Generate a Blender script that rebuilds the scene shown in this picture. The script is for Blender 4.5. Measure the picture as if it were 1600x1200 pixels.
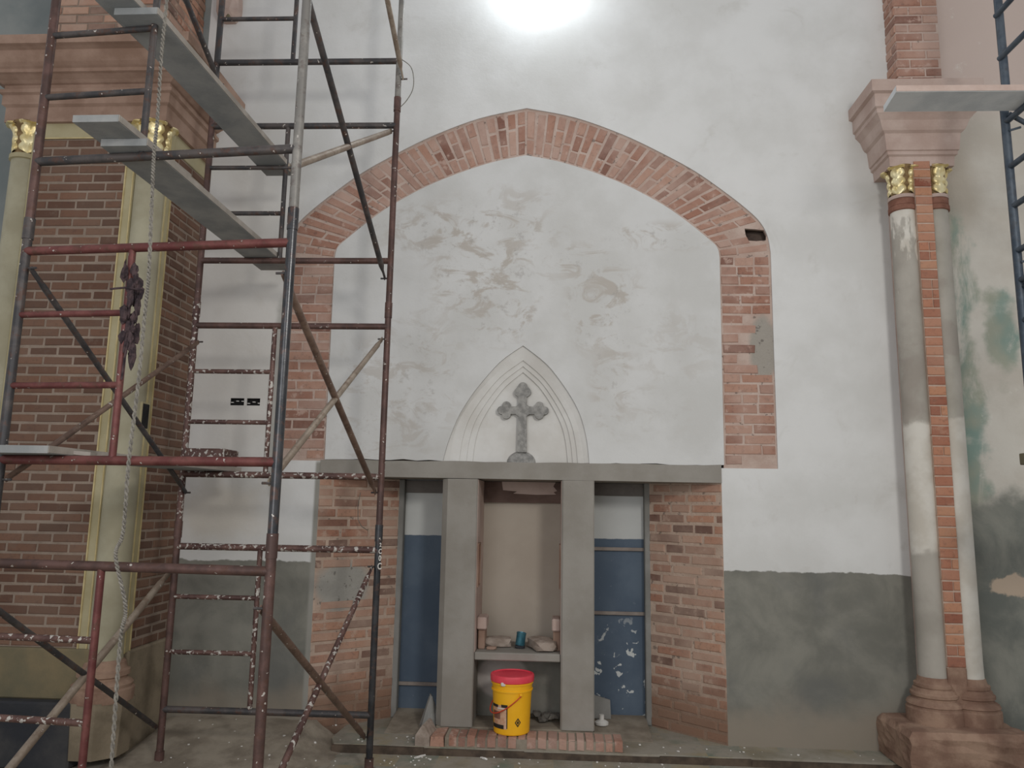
import bpy, bmesh, math, random
from mathutils import Vector, Matrix

for o in list(bpy.data.objects):
    bpy.data.objects.remove(o)
SC = bpy.context.scene
COL = SC.collection
RND = random.Random(11)

# ------------------------------------------------------------------ camera, world, lights, exposure
PITCH, YAW, ROLL = math.radians(9.0), math.radians(3.3), 0.0171
cd = bpy.data.cameras.new('camera')
cam = bpy.data.objects.new('camera', cd)
COL.objects.link(cam)
fw = Vector((-math.sin(YAW) * math.cos(PITCH), math.cos(YAW) * math.cos(PITCH), math.sin(PITCH)))
r0 = Vector((math.cos(YAW), math.sin(YAW), 0))
u0 = r0.cross(fw)
rx = math.cos(ROLL) * r0 + math.sin(ROLL) * u0
ux = math.cos(ROLL) * u0 - math.sin(ROLL) * r0
cam.matrix_world = Matrix(((rx.x, ux.x, -fw.x, 0.245), (rx.y, ux.y, -fw.y, -5.6),
                           (rx.z, ux.z, -fw.z, 1.58), (0, 0, 0, 1)))
cd.sensor_fit = 'HORIZONTAL'
cd.sensor_width = 36.0
cd.lens = 36.0 * 1202.0 / 1600.0
cd.clip_end = 100
SC.camera = cam

world = bpy.data.worlds.new('world')
SC.world = world
world.use_nodes = True
bg = world.node_tree.nodes['Background']
bg.inputs[0].default_value = (0.97, 0.98, 1.0, 1)
bg.inputs[1].default_value = 0.50


def area_light(name, loc, target, size, power, color):
    ld = bpy.data.lights.new(name, 'AREA')
    ld.shape = 'DISK'
    ld.size = size
    ld.energy = power
    ld.color = color
    ob = bpy.data.objects.new(name, ld)
    COL.objects.link(ob)
    ob.location = loc
    ob.rotation_euler = (Vector(target) - Vector(loc)).to_track_quat('-Z', 'Y').to_euler()
    return ob


area_light('hall_floodlight', (2.3, -6.1, 3.9), (0.2, 0, 1.4), 0.9, 98, (1.0, 0.97, 0.92))
area_light('low_fill_light', (-1.6, -7.0, 2.3), (-0.6, 0, 1.6), 3.0, 75, (0.98, 0.98, 1.0))  # added fill lamp without a visible source, lifts the lower and left wall
SC.view_settings.view_transform = 'Standard'
SC.view_settings.look = 'None'
SC.view_settings.gamma = 1.0
SC.view_settings.use_curve_mapping = False
SC.view_settings.exposure = 0.0
LAMP_STRENGTH = 106.0


# ------------------------------------------------------------------ material helper
class NT:
    def __init__(s, name):
        s.m = bpy.data.materials.new(name)
        s.m.use_nodes = True
        s.t = s.m.node_tree
        s.b = s.t.nodes['Principled BSDF']
        g = s.t.nodes.new('ShaderNodeNewGeometry')
        s.P = g.outputs['Position']
        s._sep = None

    def n(s, typ, **kw):
        nd = s.t.nodes.new(typ)
        for k, v in kw.items():
            setattr(nd, k, v)
        return nd

    def put(s, sock, v):
        if isinstance(v, bpy.types.NodeSocket):
            s.t.links.new(v, sock)
        elif isinstance(v, (tuple, list)) and sock.type == 'RGBA' and len(v) == 3:
            sock.default_value = (*v, 1)
        else:
            sock.default_value = v

    def noise(s, scale, detail=4, rough=0.55, dist=0.0, vec=None):
        nd = s.n('ShaderNodeTexNoise')
        s.put(nd.inputs['Vector'], vec or s.P)
        nd.inputs['Scale'].default_value = scale
        nd.inputs['Detail'].default_value = detail
        nd.inputs['Roughness'].default_value = rough
        nd.inputs['Distortion'].default_value = dist
        return nd.outputs['Fac']

    def math(s, op, a, b=0.0, c=0.0):
        nd = s.n('ShaderNodeMath', operation=op)
        s.put(nd.inputs[0], a)
        s.put(nd.inputs[1], b)
        s.put(nd.inputs[2], c)
        return nd.outputs[0]

    def step(s, v, a, b):
        nd = s.n('ShaderNodeMapRange', interpolation_type='SMOOTHSTEP')
        s.put(nd.inputs[0], v)
        nd.inputs[1].default_value = a
        nd.inputs[2].default_value = b
        return nd.outputs[0]

    def mix(s, f, a, b):
        nd = s.n('ShaderNodeMix', data_type='RGBA')
        s.put(nd.inputs[0], f)
        s.put(nd.inputs[6], a)
        s.put(nd.inputs[7], b)
        return nd.outputs[2]

    def xyz(s):
        if s._sep is None:
            s._sep = s.n('ShaderNodeSeparateXYZ')
            s.put(s._sep.inputs[0], s.P)
        return s._sep.outputs

    def stretch(s, sx, sy, sz):
        nd = s.n('ShaderNodeVectorMath', operation='MULTIPLY')
        s.put(nd.inputs[0], s.P)
        nd.inputs[1].default_value = (sx, sy, sz)
        return nd.outputs[0]

    def blob(s, cx, cz, rx, rz, soft=0.6, wob=0.5, wscale=3.0):
        x, y, z = s.xyz()
        dx = s.math('DIVIDE', s.math('SUBTRACT', x, cx), rx)
        dz = s.math('DIVIDE', s.math('SUBTRACT', z, cz), rz)
        d = s.math('SQRT', s.math('ADD', s.math('MULTIPLY', dx, dx), s.math('MULTIPLY', dz, dz)))
        d = s.math('ADD', d, s.math('MULTIPLY', s.math('SUBTRACT', s.noise(wscale, 5), 0.5), wob * 2))
        return s.step(d, 1.0 + soft * 0.5, 1.0 - soft * 0.5)

    def rand(s):
        return s.n('ShaderNodeObjectInfo').outputs['Random']

    def done(s, color, rough=0.9, metal=0.0, bump=None, bstr=0.3, bdist=0.01, spec=0.3):
        s.put(s.b.inputs['Base Color'], color)
        s.put(s.b.inputs['Roughness'], rough)
        s.put(s.b.inputs['Metallic'], metal)
        s.b.inputs['Specular IOR Level'].default_value = spec
        if bump is not None:
            bn = s.n('ShaderNodeBump')
            bn.inputs['Strength'].default_value = bstr
            bn.inputs['Distance'].default_value = bdist
            s.put(bn.inputs['Height'], bump)
            s.t.links.new(bn.outputs[0], s.b.inputs['Normal'])
        return s.m


def mottled(name, a, b, scale=6, rough=0.9, bstr=0.3, metal=0.0, spec=0.3, lo=0.35, hi=0.65, bscale=60):
    t = NT(name)
    return t.done(t.mix(t.step(t.noise(scale, 6, 0.6), lo, hi), a, b), rough, metal,
                  t.noise(bscale, 4), bstr, 0.004, spec)


WHITE_A, WHITE_B = (0.625, 0.622, 0.605), (0.70, 0.70, 0.69)
CEM_A, CEM_B = (0.172, 0.17, 0.148), (0.25, 0.243, 0.21)


def m_wall():
    t = NT('painted_plaster')
    x, y, z = t.xyz()
    c = t.mix(t.step(t.noise(1.3, 6, 0.6), 0.38, 0.62), WHITE_A, WHITE_B)
    c = t.mix(t.math('MULTIPLY', t.step(t.noise(3.2, 8, 0.65, 0.6), 0.56, 0.72), 0.35), c, (0.5, 0.485, 0.45))
    c = t.mix(t.math('MULTIPLY', t.blob(-2.15, 2.9, 0.42, 1.3, 1.2), 0.25), c, (0.6, 0.52, 0.43))
    c = t.mix(t.math('MULTIPLY', t.blob(-2.22, 1.5, 0.3, 0.2, 1.0), 0.4), c, (0.55, 0.47, 0.36))
    c = t.mix(t.math('MULTIPLY', t.blob(2.58, 4.25, 0.16, 0.5, 1.2, 0.3), 0.5), c, (0.40, 0.385, 0.36))  # cornice shadow painted into the wall colour left of the pilaster
    # cement halo beside the left leg of the arch
    c = t.mix(t.math('MULTIPLY', t.blob(-1.83, 2.4, 0.075, 0.72, 0.5, 0.25, 9), 0.8), c, (0.36, 0.35, 0.32))
    # unpainted cement render up to about 1.15 m with a ragged top
    rag = t.math('ADD', t.math('MULTIPLY', t.math('SUBTRACT', t.noise(9, 5, 0.6), 0.5), 0.05),
                 t.math('MULTIPLY', t.math('SUBTRACT', t.noise(1.2, 2), 0.5), 0.06))
    w = t.step(t.math('ADD', z, rag), 1.158, 1.148)
    cem = t.mix(t.step(t.noise(2.6, 7, 0.62, 0.4), 0.36, 0.66), CEM_A, CEM_B)
    cem = t.mix(t.math('MULTIPLY', t.step(t.noise(1.6, 5, 0.6), 0.5, 0.7), 0.4), cem, (0.13, 0.135, 0.135))
    cem = t.mix(t.math('MULTIPLY', t.step(t.noise(70, 2), 0.76, 0.79), 0.8), cem, (0.55, 0.54, 0.5))
    cem = t.mix(t.step(t.math('ADD', z, t.math('MULTIPLY', t.noise(3, 4), 0.5)), 0.62, 0.3), cem, (0.27, 0.235, 0.19))
    c = t.mix(w, c, cem)
    # cement edge along the opening
    e = t.math('MULTIPLY', t.step(t.math('ABSOLUTE', t.math('ADD', x, 0.025)), 1.50, 1.478),
               t.step(z, 1.9, 1.86))
    c = t.mix(t.math('MULTIPLY', e, t.step(x, 0.2, -0.2)), c, (0.3, 0.29, 0.26))
    return t.done(c, 0.92, 0, t.math('ADD', t.noise(4, 8, 0.6), t.math('MULTIPLY', t.noise(60, 3), 0.12)), 0.18, 0.02)


def m_tympanum():
    t = NT('patched_plaster')
    c = t.mix(t.step(t.noise(1.4, 6, 0.6), 0.38, 0.62), (0.565, 0.562, 0.545), (0.635, 0.635, 0.625))
    nz = t.step(t.noise(5.0, 9, 0.66, 0.9, t.stretch(0.8, 1, 1.35)), 0.49, 0.60)
    mask = None
    for cx, cz, rx_, rz_, k in ((-0.42, 3.65, 0.62, 0.22, 1.0), (-0.28, 3.3, 0.42, 0.36, 1.0), (-0.15, 2.98, 0.28, 0.2, 0.9),
                                (-0.8, 2.5, 0.3, 0.5, 0.7), (-1.15, 2.3, 0.25, 0.5, 0.6), (0.62, 3.05, 0.26, 0.34, 0.95), (0.42, 3.4, 0.22, 0.14, 0.8),
                                (1.02, 3.6, 0.36, 0.1, 0.9), (0.66, 2.5, 0.14, 0.4, 0.7), (1.1, 2.75, 0.3, 0.3, 0.35), (-0.2, 3.9, 0.4, 0.1, 0.5), (0.9, 2.3, 0.3, 0.2, 0.3)):
        b = t.math('MULTIPLY', t.blob(cx, cz, rx_, rz_, 1.0, 0.35), k)
        mask = b if mask is None else t.math('MAXIMUM', mask, b)
    c = t.mix(t.math('MULTIPLY', t.math('MULTIPLY', nz, mask), 0.85), c, (0.445, 0.405, 0.36))
    c = t.mix(t.math('MULTIPLY', t.math('MULTIPLY', t.step(t.noise(11, 6, 0.7), 0.56, 0.66), mask), 0.5), c, (0.36, 0.34, 0.32))
    return t.done(c, 0.92, 0, t.math('ADD', t.noise(4, 8, 0.6), t.math('MULTIPLY', t.noise(60, 3), 0.12)), 0.2, 0.02)


def m_wall_right():
    t = NT('stained_plaster')
    x, y, z = t.xyz()
    c = t.mix(t.step(t.noise(1.7, 7, 0.6), 0.35, 0.65), (0.52, 0.48, 0.42), (0.62, 0.59, 0.53))
    c = t.mix(t.math('MULTIPLY', t.blob(3.16, 3.9, 0.2, 0.35, 0.9), 0.6), c, (0.42, 0.37, 0.30))
    c = t.mix(t.step(z, 4.45, 4.75), c, (0.56, 0.46, 0.41))
    streak = t.step(t.noise(2.6, 8, 0.68, 0.5, t.stretch(1.3, 1, 0.5)), 0.34, 0.52)
    g = None
    for cx, cz, rx_, rz_ in ((3.10, 3.25, 0.17, 0.55), (3.12, 2.45, 0.17, 0.5), (3.45, 2.85, 0.13, 0.3), (3.14, 1.85, 0.14, 0.35), (3.0, 2.9, 0.16, 0.5)):
        b = t.blob(cx, cz, rx_, rz_, 0.5, 1.1, 3.6)
        g = b if g is None else t.math('MAXIMUM', g, b)
    c = t.mix(t.math('MULTIPLY', g, streak), c, t.mix(t.step(t.noise(2.2, 3), 0.4, 0.6), (0.235, 0.325, 0.285), (0.35, 0.365, 0.295)))
    c = t.mix(t.math('MULTIPLY', t.step(t.noise(5, 8, 0.7), 0.6, 0.68), 0.5), c, (0.68, 0.66, 0.6))
    rag = t.math('MULTIPLY', t.math('SUBTRACT', t.noise(2.2, 6, 0.6), 0.5), 0.5)
    low = t.step(t.math('ADD', z, rag), 1.75, 1.62)
    cem = t.mix(t.step(t.noise(2.0, 7, 0.62, 0.4), 0.36, 0.66), (0.15, 0.16, 0.145), (0.27, 0.27, 0.235))
    cem = t.mix(t.blob(3.42, 1.1, 0.16, 0.08, 0.3, 1.2, 7), cem, (0.5, 0.40, 0.31))
    c = t.mix(low, c, cem)
    return t.done(c, 0.93, 0, t.noise(6, 8, 0.65), 0.3, 0.02)


def m_recess():
    t = NT('recess_paint')
    x, y, z = t.xyz()
    side = t.mix(t.step(t.noise(2, 5), 0.35, 0.65), (0.50, 0.51, 0.50), (0.58, 0.59, 0.57))
    blue = t.mix(t.step(t.noise(2.4, 6, 0.6), 0.35, 0.65), (0.075, 0.105, 0.148), (0.105, 0.14, 0.185))
    blue = t.mix(t.math('MULTIPLY', t.step(t.noise(24, 4, 0.6), 0.66, 0.70), 0.55), blue, (0.2, 0.23, 0.26))
    spots = t.math('MULTIPLY', t.step(t.noise(17, 3, 0.5, 0.4), 0.63, 0.66), t.blob(0.76, 0.3, 0.24, 0.4, 0.6, 0.2))
    blue = t.mix(spots, blue, (0.55, 0.57, 0.56))
    zz = t.math('ADD', z, t.math('MULTIPLY', t.math('SUBTRACT', t.noise(14, 3), 0.5), 0.012))
    side = t.mix(t.step(zz, 1.345, 1.338), side, blue)
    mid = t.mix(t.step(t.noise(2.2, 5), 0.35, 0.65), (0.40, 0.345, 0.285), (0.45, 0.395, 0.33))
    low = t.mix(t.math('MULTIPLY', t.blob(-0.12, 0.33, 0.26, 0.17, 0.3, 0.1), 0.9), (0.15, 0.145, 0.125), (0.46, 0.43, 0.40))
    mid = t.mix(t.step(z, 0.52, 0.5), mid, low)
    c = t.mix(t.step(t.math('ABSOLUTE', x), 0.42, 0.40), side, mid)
    return t.done(c, 0.7, 0, t.noise(30, 4), 0.1, 0.004)


def m_brick(name, lo, mid, hi, dust, amount, dscale=3.0, dark=(0.08, 0.05, 0.045), dirt_z=None, dirt=(0.2, 0.15, 0.11)):
    t = NT(name)
    r = t.rand()
    c = t.mix(t.step(r, 0.0, 0.5), lo, mid)
    c = t.mix(t.step(r, 0.5, 0.95), c, hi)
    c = t.mix(t.math('MULTIPLY', t.step(t.noise(38, 5, 0.65), 0.5, 0.75), 0.5), c, dark)
    r2 = t.math('FRACT', t.math('MULTIPLY', r, 17.3))
    d = t.math('ADD', t.math('MULTIPLY', t.step(t.noise(dscale, 6, 0.62), 0.36, 0.64), 0.55), t.math('MULTIPLY', t.step(r2, 0.35, 1.0), 0.5))
    d = t.math('MAXIMUM', d, t.math('MULTIPLY', t.step(t.noise(dscale * 4, 6, 0.68), 0.54, 0.63), 0.95))
    c = t.mix(t.math('MULTIPLY', d, amount), c, dust)
    if dirt_z:
        x, y, z = t.xyz()
        k = t.step(t.math('ADD', z, t.math('MULTIPLY', t.noise(5, 5), 0.3)), dirt_z + 0.3, dirt_z)
        c = t.mix(t.math('MULTIPLY', k, 0.85), c, dirt)
    return t.done(c, 0.95, 0, t.noise(55, 5, 0.65), 0.5, 0.004, 0.2)


def m_mortar(name, a, b, dirt_z=None, dirt=(0.2, 0.15, 0.11), patch=None):
    t = NT(name)
    c = t.mix(t.step(t.noise(5, 7, 0.65), 0.35, 0.65), a, b)
    if patch:
        cx, cz, rx_, rz_, col = patch
        c = t.mix(t.blob(cx, cz, rx_, rz_, 0.4, 0.3, 6), c, col)
        c = t.mix(t.math('MULTIPLY', t.step(t.noise(26, 4), 0.62, 0.68), 0.6), c, (0.10, 0.085, 0.075))
    if dirt_z:
        x, y, z = t.xyz()
        k = t.step(t.math('ADD', z, t.math('MULTIPLY', t.noise(5, 5), 0.3)), dirt_z + 0.3, dirt_z)
        c = t.mix(t.math('MULTIPLY', k, 0.85), c, dirt)
    return t.done(c, 0.97, 0, t.noise(28, 7, 0.7), 0.8, 0.012, 0.15)


def m_tube(name, a, b, rust=(0.10, 0.05, 0.035), spat=0.68, spatc=(0.5, 0.47, 0.43), rough=0.5, metal=0.3, spec=0.4):
    t = NT(name)
    c = t.mix(t.step(t.noise(7, 5, 0.65), 0.4, 0.62), a, b)
    c = t.mix(t.math('MULTIPLY', t.step(t.noise(21, 5, 0.65), 0.52, 0.64), 0.7), c, rust)
    c = t.mix(t.step(t.noise(42, 3, 0.5), spat, spat + 0.03), c, spatc)
    return t.done(c, rough, metal, t.noise(120, 3), 0.2, 0.002, spec)


M = {}
M['wall'] = m_wall()
M['tymp'] = m_tympanum()
M['wallR'] = m_wall_right()
M['wallL'] = mottled('grey_green_render', (0.19, 0.215, 0.215), (0.27, 0.285, 0.275), 1.5)
M['recess'] = m_recess()
M['cement'] = mottled('fresh_cement', (0.255, 0.235, 0.205), (0.315, 0.295, 0.265), 2.2, 0.93, 0.25)
M['shade_brown'] = mottled('dark_brown_shade', (0.11, 0.07, 0.058), (0.17, 0.115, 0.095), 4)  # lintel shadow and soffit tone for the middle band
M['shade_grey'] = mottled('dark_grey_shade', (0.14, 0.125, 0.115), (0.20, 0.18, 0.165), 4)  # lintel shadow tone for the side bands
M['cement_cool'] = mottled('cement_reveal', (0.20, 0.195, 0.18), (0.27, 0.265, 0.25), 3, 0.93)
M['white'] = mottled('white_plaster', (0.60, 0.58, 0.545), (0.70, 0.69, 0.665), 2.5, 0.9, 0.2)
M['crossstone'] = mottled('rough_grey_stone', (0.22, 0.215, 0.205), (0.36, 0.35, 0.33), 26, 0.97, 0.9, bscale=90)
M['brick_arch'] = m_brick('dusty_pink_brick', (0.20, 0.098, 0.074), (0.34, 0.175, 0.125), (0.42, 0.24, 0.175), (0.50, 0.355, 0.295), 0.85, 2.6)
M['bed_arch'] = m_mortar('dusty_pink_mortar', (0.47, 0.345, 0.29), (0.56, 0.445, 0.385), patch=(1.76, 2.75, 0.1, 0.24, (0.36, 0.33, 0.29)))
M['brick_jamb'] = m_brick('jamb_brick', (0.16, 0.095, 0.076), (0.36, 0.18, 0.122), (0.45, 0.25, 0.17), (0.48, 0.35, 0.275), 0.75, 2.8, dirt_z=0.28, dirt=(0.235, 0.14, 0.095))
M['bed_jamb'] = m_mortar('jamb_mortar', (0.44, 0.325, 0.255), (0.53, 0.405, 0.325), dirt_z=0.28, dirt=(0.235, 0.15, 0.105), patch=(-1.3, 0.98, 0.16, 0.18, (0.36, 0.345, 0.31)))
M['brick_pier'] = m_brick('dark_red_brick', (0.115, 0.062, 0.044), (0.165, 0.088, 0.06), (0.205, 0.112, 0.075), (0.18, 0.13, 0.10), 0.45, 2.5)
M['bed_pier'] = m_mortar('tan_mortar', (0.255, 0.197, 0.155), (0.32, 0.252, 0.203))
M['brick_strip'] = m_brick('orange_brick', (0.27, 0.10, 0.065), (0.42, 0.185, 0.115), (0.47, 0.235, 0.14), (0.46, 0.28, 0.20), 0.55, 2.5)
M['bed_strip'] = m_mortar('pale_pink_mortar', (0.50, 0.36, 0.28), (0.56, 0.44, 0.36))
M['stone_dust'] = mottled('dusty_red_moulding', (0.26, 0.165, 0.12), (0.38, 0.26, 0.20), 3, 0.95, 0.5)
M['stone_pink'] = mottled('pale_pink_moulding', (0.42, 0.31, 0.265), (0.53, 0.42, 0.37), 3, 0.95, 0.4)
M['stone_base'] = mottled('brown_red_base', (0.21, 0.125, 0.09), (0.35, 0.235, 0.17), 5, 0.96, 0.8)
M['cream'] = mottled('cream_paint', (0.32, 0.29, 0.20), (0.42, 0.39, 0.285), 2.2, 0.75, 0.15)
M['cream_strip'] = mottled('yellowed_cream_paint', (0.35, 0.30, 0.17), (0.43, 0.38, 0.24), 2.2, 0.7, 0.15)
M['goldline'] = mottled('gilt_bead', (0.46, 0.37, 0.18), (0.58, 0.48, 0.26), 9, 0.5, 0.1, 0.3)
M['gold'] = mottled('gilding', (0.70, 0.55, 0.24), (0.88, 0.78, 0.48), 14, 0.36, 0.3, 0.6, 0.5)
M['gold_dark'] = mottled('shaded_gilding', (0.16, 0.10, 0.045), (0.30, 0.20, 0.09), 16, 0.5, 0.4, 0.4)  # darkened gilding, shade behind the leaves is put into the bell colour
M['collar'] = mottled('dark_red_collar', (0.17, 0.075, 0.05), (0.25, 0.12, 0.085), 12)
M['dark'] = mottled('black_cavity', (0.012, 0.012, 0.013), (0.028, 0.026, 0.025), 10)
M['cavity'] = mottled('dark_brown_cavity', (0.06, 0.042, 0.035), (0.11, 0.08, 0.065), 10)  # dark brown lining of the missing-brick hole
M['plinth_dark'] = mottled('dark_plinth', (0.030, 0.032, 0.038), (0.06, 0.058, 0.058), 3)
M['plinth_ochre'] = mottled('ochre_dirty_plinth', (0.14, 0.125, 0.08), (0.21, 0.165, 0.095), 3)
M['plinth_dust'] = mottled('dusty_brown_plinth', (0.18, 0.145, 0.10), (0.27, 0.22, 0.155), 4, 0.97, 0.6)
M['tube_brown'] = m_tube('rusty_brown_tube', (0.078, 0.046, 0.04), (0.135, 0.075, 0.064))
M['tube_red'] = m_tube('maroon_tube', (0.125, 0.036, 0.034), (0.185, 0.066, 0.058))
M['tube_black'] = m_tube('black_painted_tube', (0.022, 0.024, 0.028), (0.05, 0.05, 0.054), rough=0.28, spat=0.72, spec=0.7)
M['tube_grey'] = m_tube('weathered_grey_tube', (0.20, 0.19, 0.175), (0.29, 0.275, 0.25), rust=(0.14, 0.11, 0.10))
M['tube_dark'] = m_tube('dark_steel_tube', (0.05, 0.048, 0.05), (0.10, 0.085, 0.08))
M['tube_spat'] = m_tube('paint_spattered_tube', (0.085, 0.045, 0.04), (0.16, 0.09, 0.075), spat=0.57)
M['tube_blue'] = m_tube('blue_grey_tube', (0.045, 0.062, 0.085), (0.085, 0.105, 0.13), rust=(0.06, 0.065, 0.075), spat=0.74)
M['brace_tan'] = m_tube('dusty_tan_brace', (0.25, 0.195, 0.15), (0.35, 0.29, 0.23), rust=(0.2, 0.14, 0.10), spat=0.7)
M['brace_brown'] = m_tube('brown_brace', (0.135, 0.085, 0.065), (0.21, 0.14, 0.105), rust=(0.10, 0.06, 0.045))
M['plank'] = mottled('grey_weathered_plank', (0.24, 0.25, 0.25), (0.34, 0.34, 0.33), 4, 0.9, 0.4)
M['plank_blue'] = mottled('blue_grey_plank', (0.56, 0.59, 0.61), (0.70, 0.72, 0.73), 5, 0.9, 0.4)
M['plank_edge'] = mottled('pale_plank', (0.30, 0.27, 0.235), (0.40, 0.36, 0.32), 5, 0.9, 0.4)
M['rope'] = mottled('dusty_rope', (0.17, 0.155, 0.135), (0.28, 0.26, 0.225), 60, 0.95)
M['wire'] = mottled('thin_wire', (0.13, 0.12, 0.10), (0.20, 0.18, 0.15), 40)
M['rag'] = mottled('dark_rag', (0.03, 0.022, 0.026), (0.09, 0.06, 0.062), 30, 0.95, 0.7)
M['wood'] = mottled('dusty_wood_batten', (0.22, 0.185, 0.165), (0.30, 0.26, 0.23), 6)
M['yellow'] = mottled('yellow_plastic', (0.92, 0.46, 0.008), (0.96, 0.50, 0.015), 6, 0.42, 0.05, 0, 0.5)
M['lid'] = mottled('red_plastic', (0.72, 0.045, 0.075), (0.80, 0.07, 0.10), 9, 0.5, 0.08, 0, 0.5)
M['handle'] = mottled('red_handle', (0.55, 0.05, 0.02), (0.62, 0.07, 0.03), 9, 0.5)
M['ink'] = mottled('black_ink', (0.02, 0.018, 0.016), (0.03, 0.027, 0.024), 20, 0.6)
M['label'] = mottled('pink_beige_label', (0.55, 0.28, 0.16), (0.68, 0.47, 0.33), 22, 0.6)
M['offwhite'] = mottled('off_white', (0.62, 0.60, 0.56), (0.74, 0.72, 0.68), 20, 0.7)
M['teal'] = mottled('teal_tin', (0.03, 0.12, 0.165), (0.06, 0.2, 0.26), 20, 0.3, 0.1, 0.4, 0.6)
M['rubble_dark'] = mottled('dark_rubble', (0.10, 0.095, 0.085), (0.17, 0.155, 0.135), 14, 0.97, 0.8)
M['rubble'] = mottled('dusty_rubble', (0.27, 0.215, 0.175), (0.40, 0.33, 0.28), 14, 0.97, 0.8)


def m_floor():
    t = NT('dusty_tile_floor')
    ck = t.n('ShaderNodeTexChecker')
    t.put(ck.inputs['Vector'], t.P)
    ck.inputs['Scale'].default_value = 4.0
    tile = t.mix(ck.outputs['Fac'], (0.17, 0.20, 0.155), (0.31, 0.255, 0.145))
    tile = t.mix(t.step(t.noise(1.8, 4), 0.45, 0.6), tile, (0.235, 0.205, 0.15))
    c = t.mix(t.step(t.noise(3, 8, 0.66), 0.33, 0.6), tile, (0.32, 0.29, 0.24))
    c = t.mix(t.math('MULTIPLY', t.step(t.noise(9, 8, 0.7), 0.55, 0.7), 0.7), c, (0.22, 0.195, 0.155))
    c = t.mix(t.step(t.noise(60, 2), 0.74, 0.77), c, (0.5, 0.48, 0.44))
    return t.done(c, 0.95, 0, t.noise(20, 8, 0.7), 0.5, 0.01)


M['floor'] = m_floor()


def m_lowpanel():
    t = NT('patched_lower_panel')
    c = t.mix(t.step(t.noise(5, 6), 0.35, 0.65), (0.20, 0.20, 0.175), (0.27, 0.26, 0.23))
    c = t.mix(t.blob(-.13, .34, .19, .15, .2, .08, 5), c, (0.46, 0.42, 0.395))
    return t.done(c, 0.95, 0, t.noise(20, 6), 0.4, 0.01)


M['lowpanel'] = m_lowpanel()
M['dust'] = mottled('floor_dust', (0.21, 0.175, 0.135), (0.33, 0.285, 0.225), 5, 0.97, 0.7)
M['groove'] = mottled('dark_step_edge', (0.06, 0.045, 0.034), (0.12, 0.088, 0.064), 8)


def m_shaft(name, a, b, z1, z2, kind):
    t = NT(name)
    x, y, z = t.xyz()
    zz = t.math('ADD', z, t.math('MULTIPLY', t.math('SUBTRACT', t.noise(7, 5), 0.5), 0.16))
    c = t.mix(t.step(t.noise(3, 6), 0.35, 0.65), a, b)
    c = t.mix(t.math('MULTIPLY', t.step(t.noise(2, 5, 0.6, 0.4), 0.55, 0.65), 0.4), c, (0.28, 0.235, 0.205))
    wh = t.mix(t.step(t.noise(5, 5), 0.35, 0.65), (0.54, 0.50, 0.435), (0.65, 0.62, 0.56))
    if kind == 'patch':
        k = t.math('MULTIPLY', t.step(zz, z1 - 0.02, z1 + 0.02), t.step(zz, z2 + 0.02, z2 - 0.02))
        k2 = t.math('MULTIPLY', t.step(zz, 3.10, 3.14), t.step(t.noise(3.5, 5, 0.6, 0.2, t.stretch(2, 1, 0.5)), 0.47, 0.52))
        k = t.math('MAXIMUM', k, k2)
    else:
        k = t.step(zz, z2 + 0.02, z2 - 0.02)
    c = t.mix(k, c, wh)
    return t.done(c, 0.9, 0, t.noise(30, 5), 0.25, 0.005)


M['shaftL'] = m_shaft('grey_shaft_white_patch', (0.33, 0.305, 0.265), (0.42, 0.39, 0.345), 1.33, 2.18, 'patch')
M['shaftR'] = m_shaft('grey_shaft_white_foot', (0.36, 0.335, 0.285), (0.45, 0.42, 0.37), 0, 2.2, 'foot')


# ------------------------------------------------------------------ object helpers
def tag(o, label=None, cat=None, group=None, kind=None):
    if label: o['label'] = label
    if cat: o['category'] = cat
    if group: o['group'] = group
    if kind: o['kind'] = kind
    return o


def thing(name, label, cat, loc=(0, 0, 0), group=None):
    o = bpy.data.objects.new(name, None)
    o.empty_display_size = 0.05
    COL.objects.link(o)
    o.location = loc
    return tag(o, label, cat, group)


def rel(o, parent):
    """meshes are written in world coordinates; undo the parent's own placement"""
    o.parent = parent
    if parent.parent is None and parent.type == 'EMPTY':
        o.matrix_parent_inverse = Matrix.Translation(-Vector(parent.location))


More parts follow.
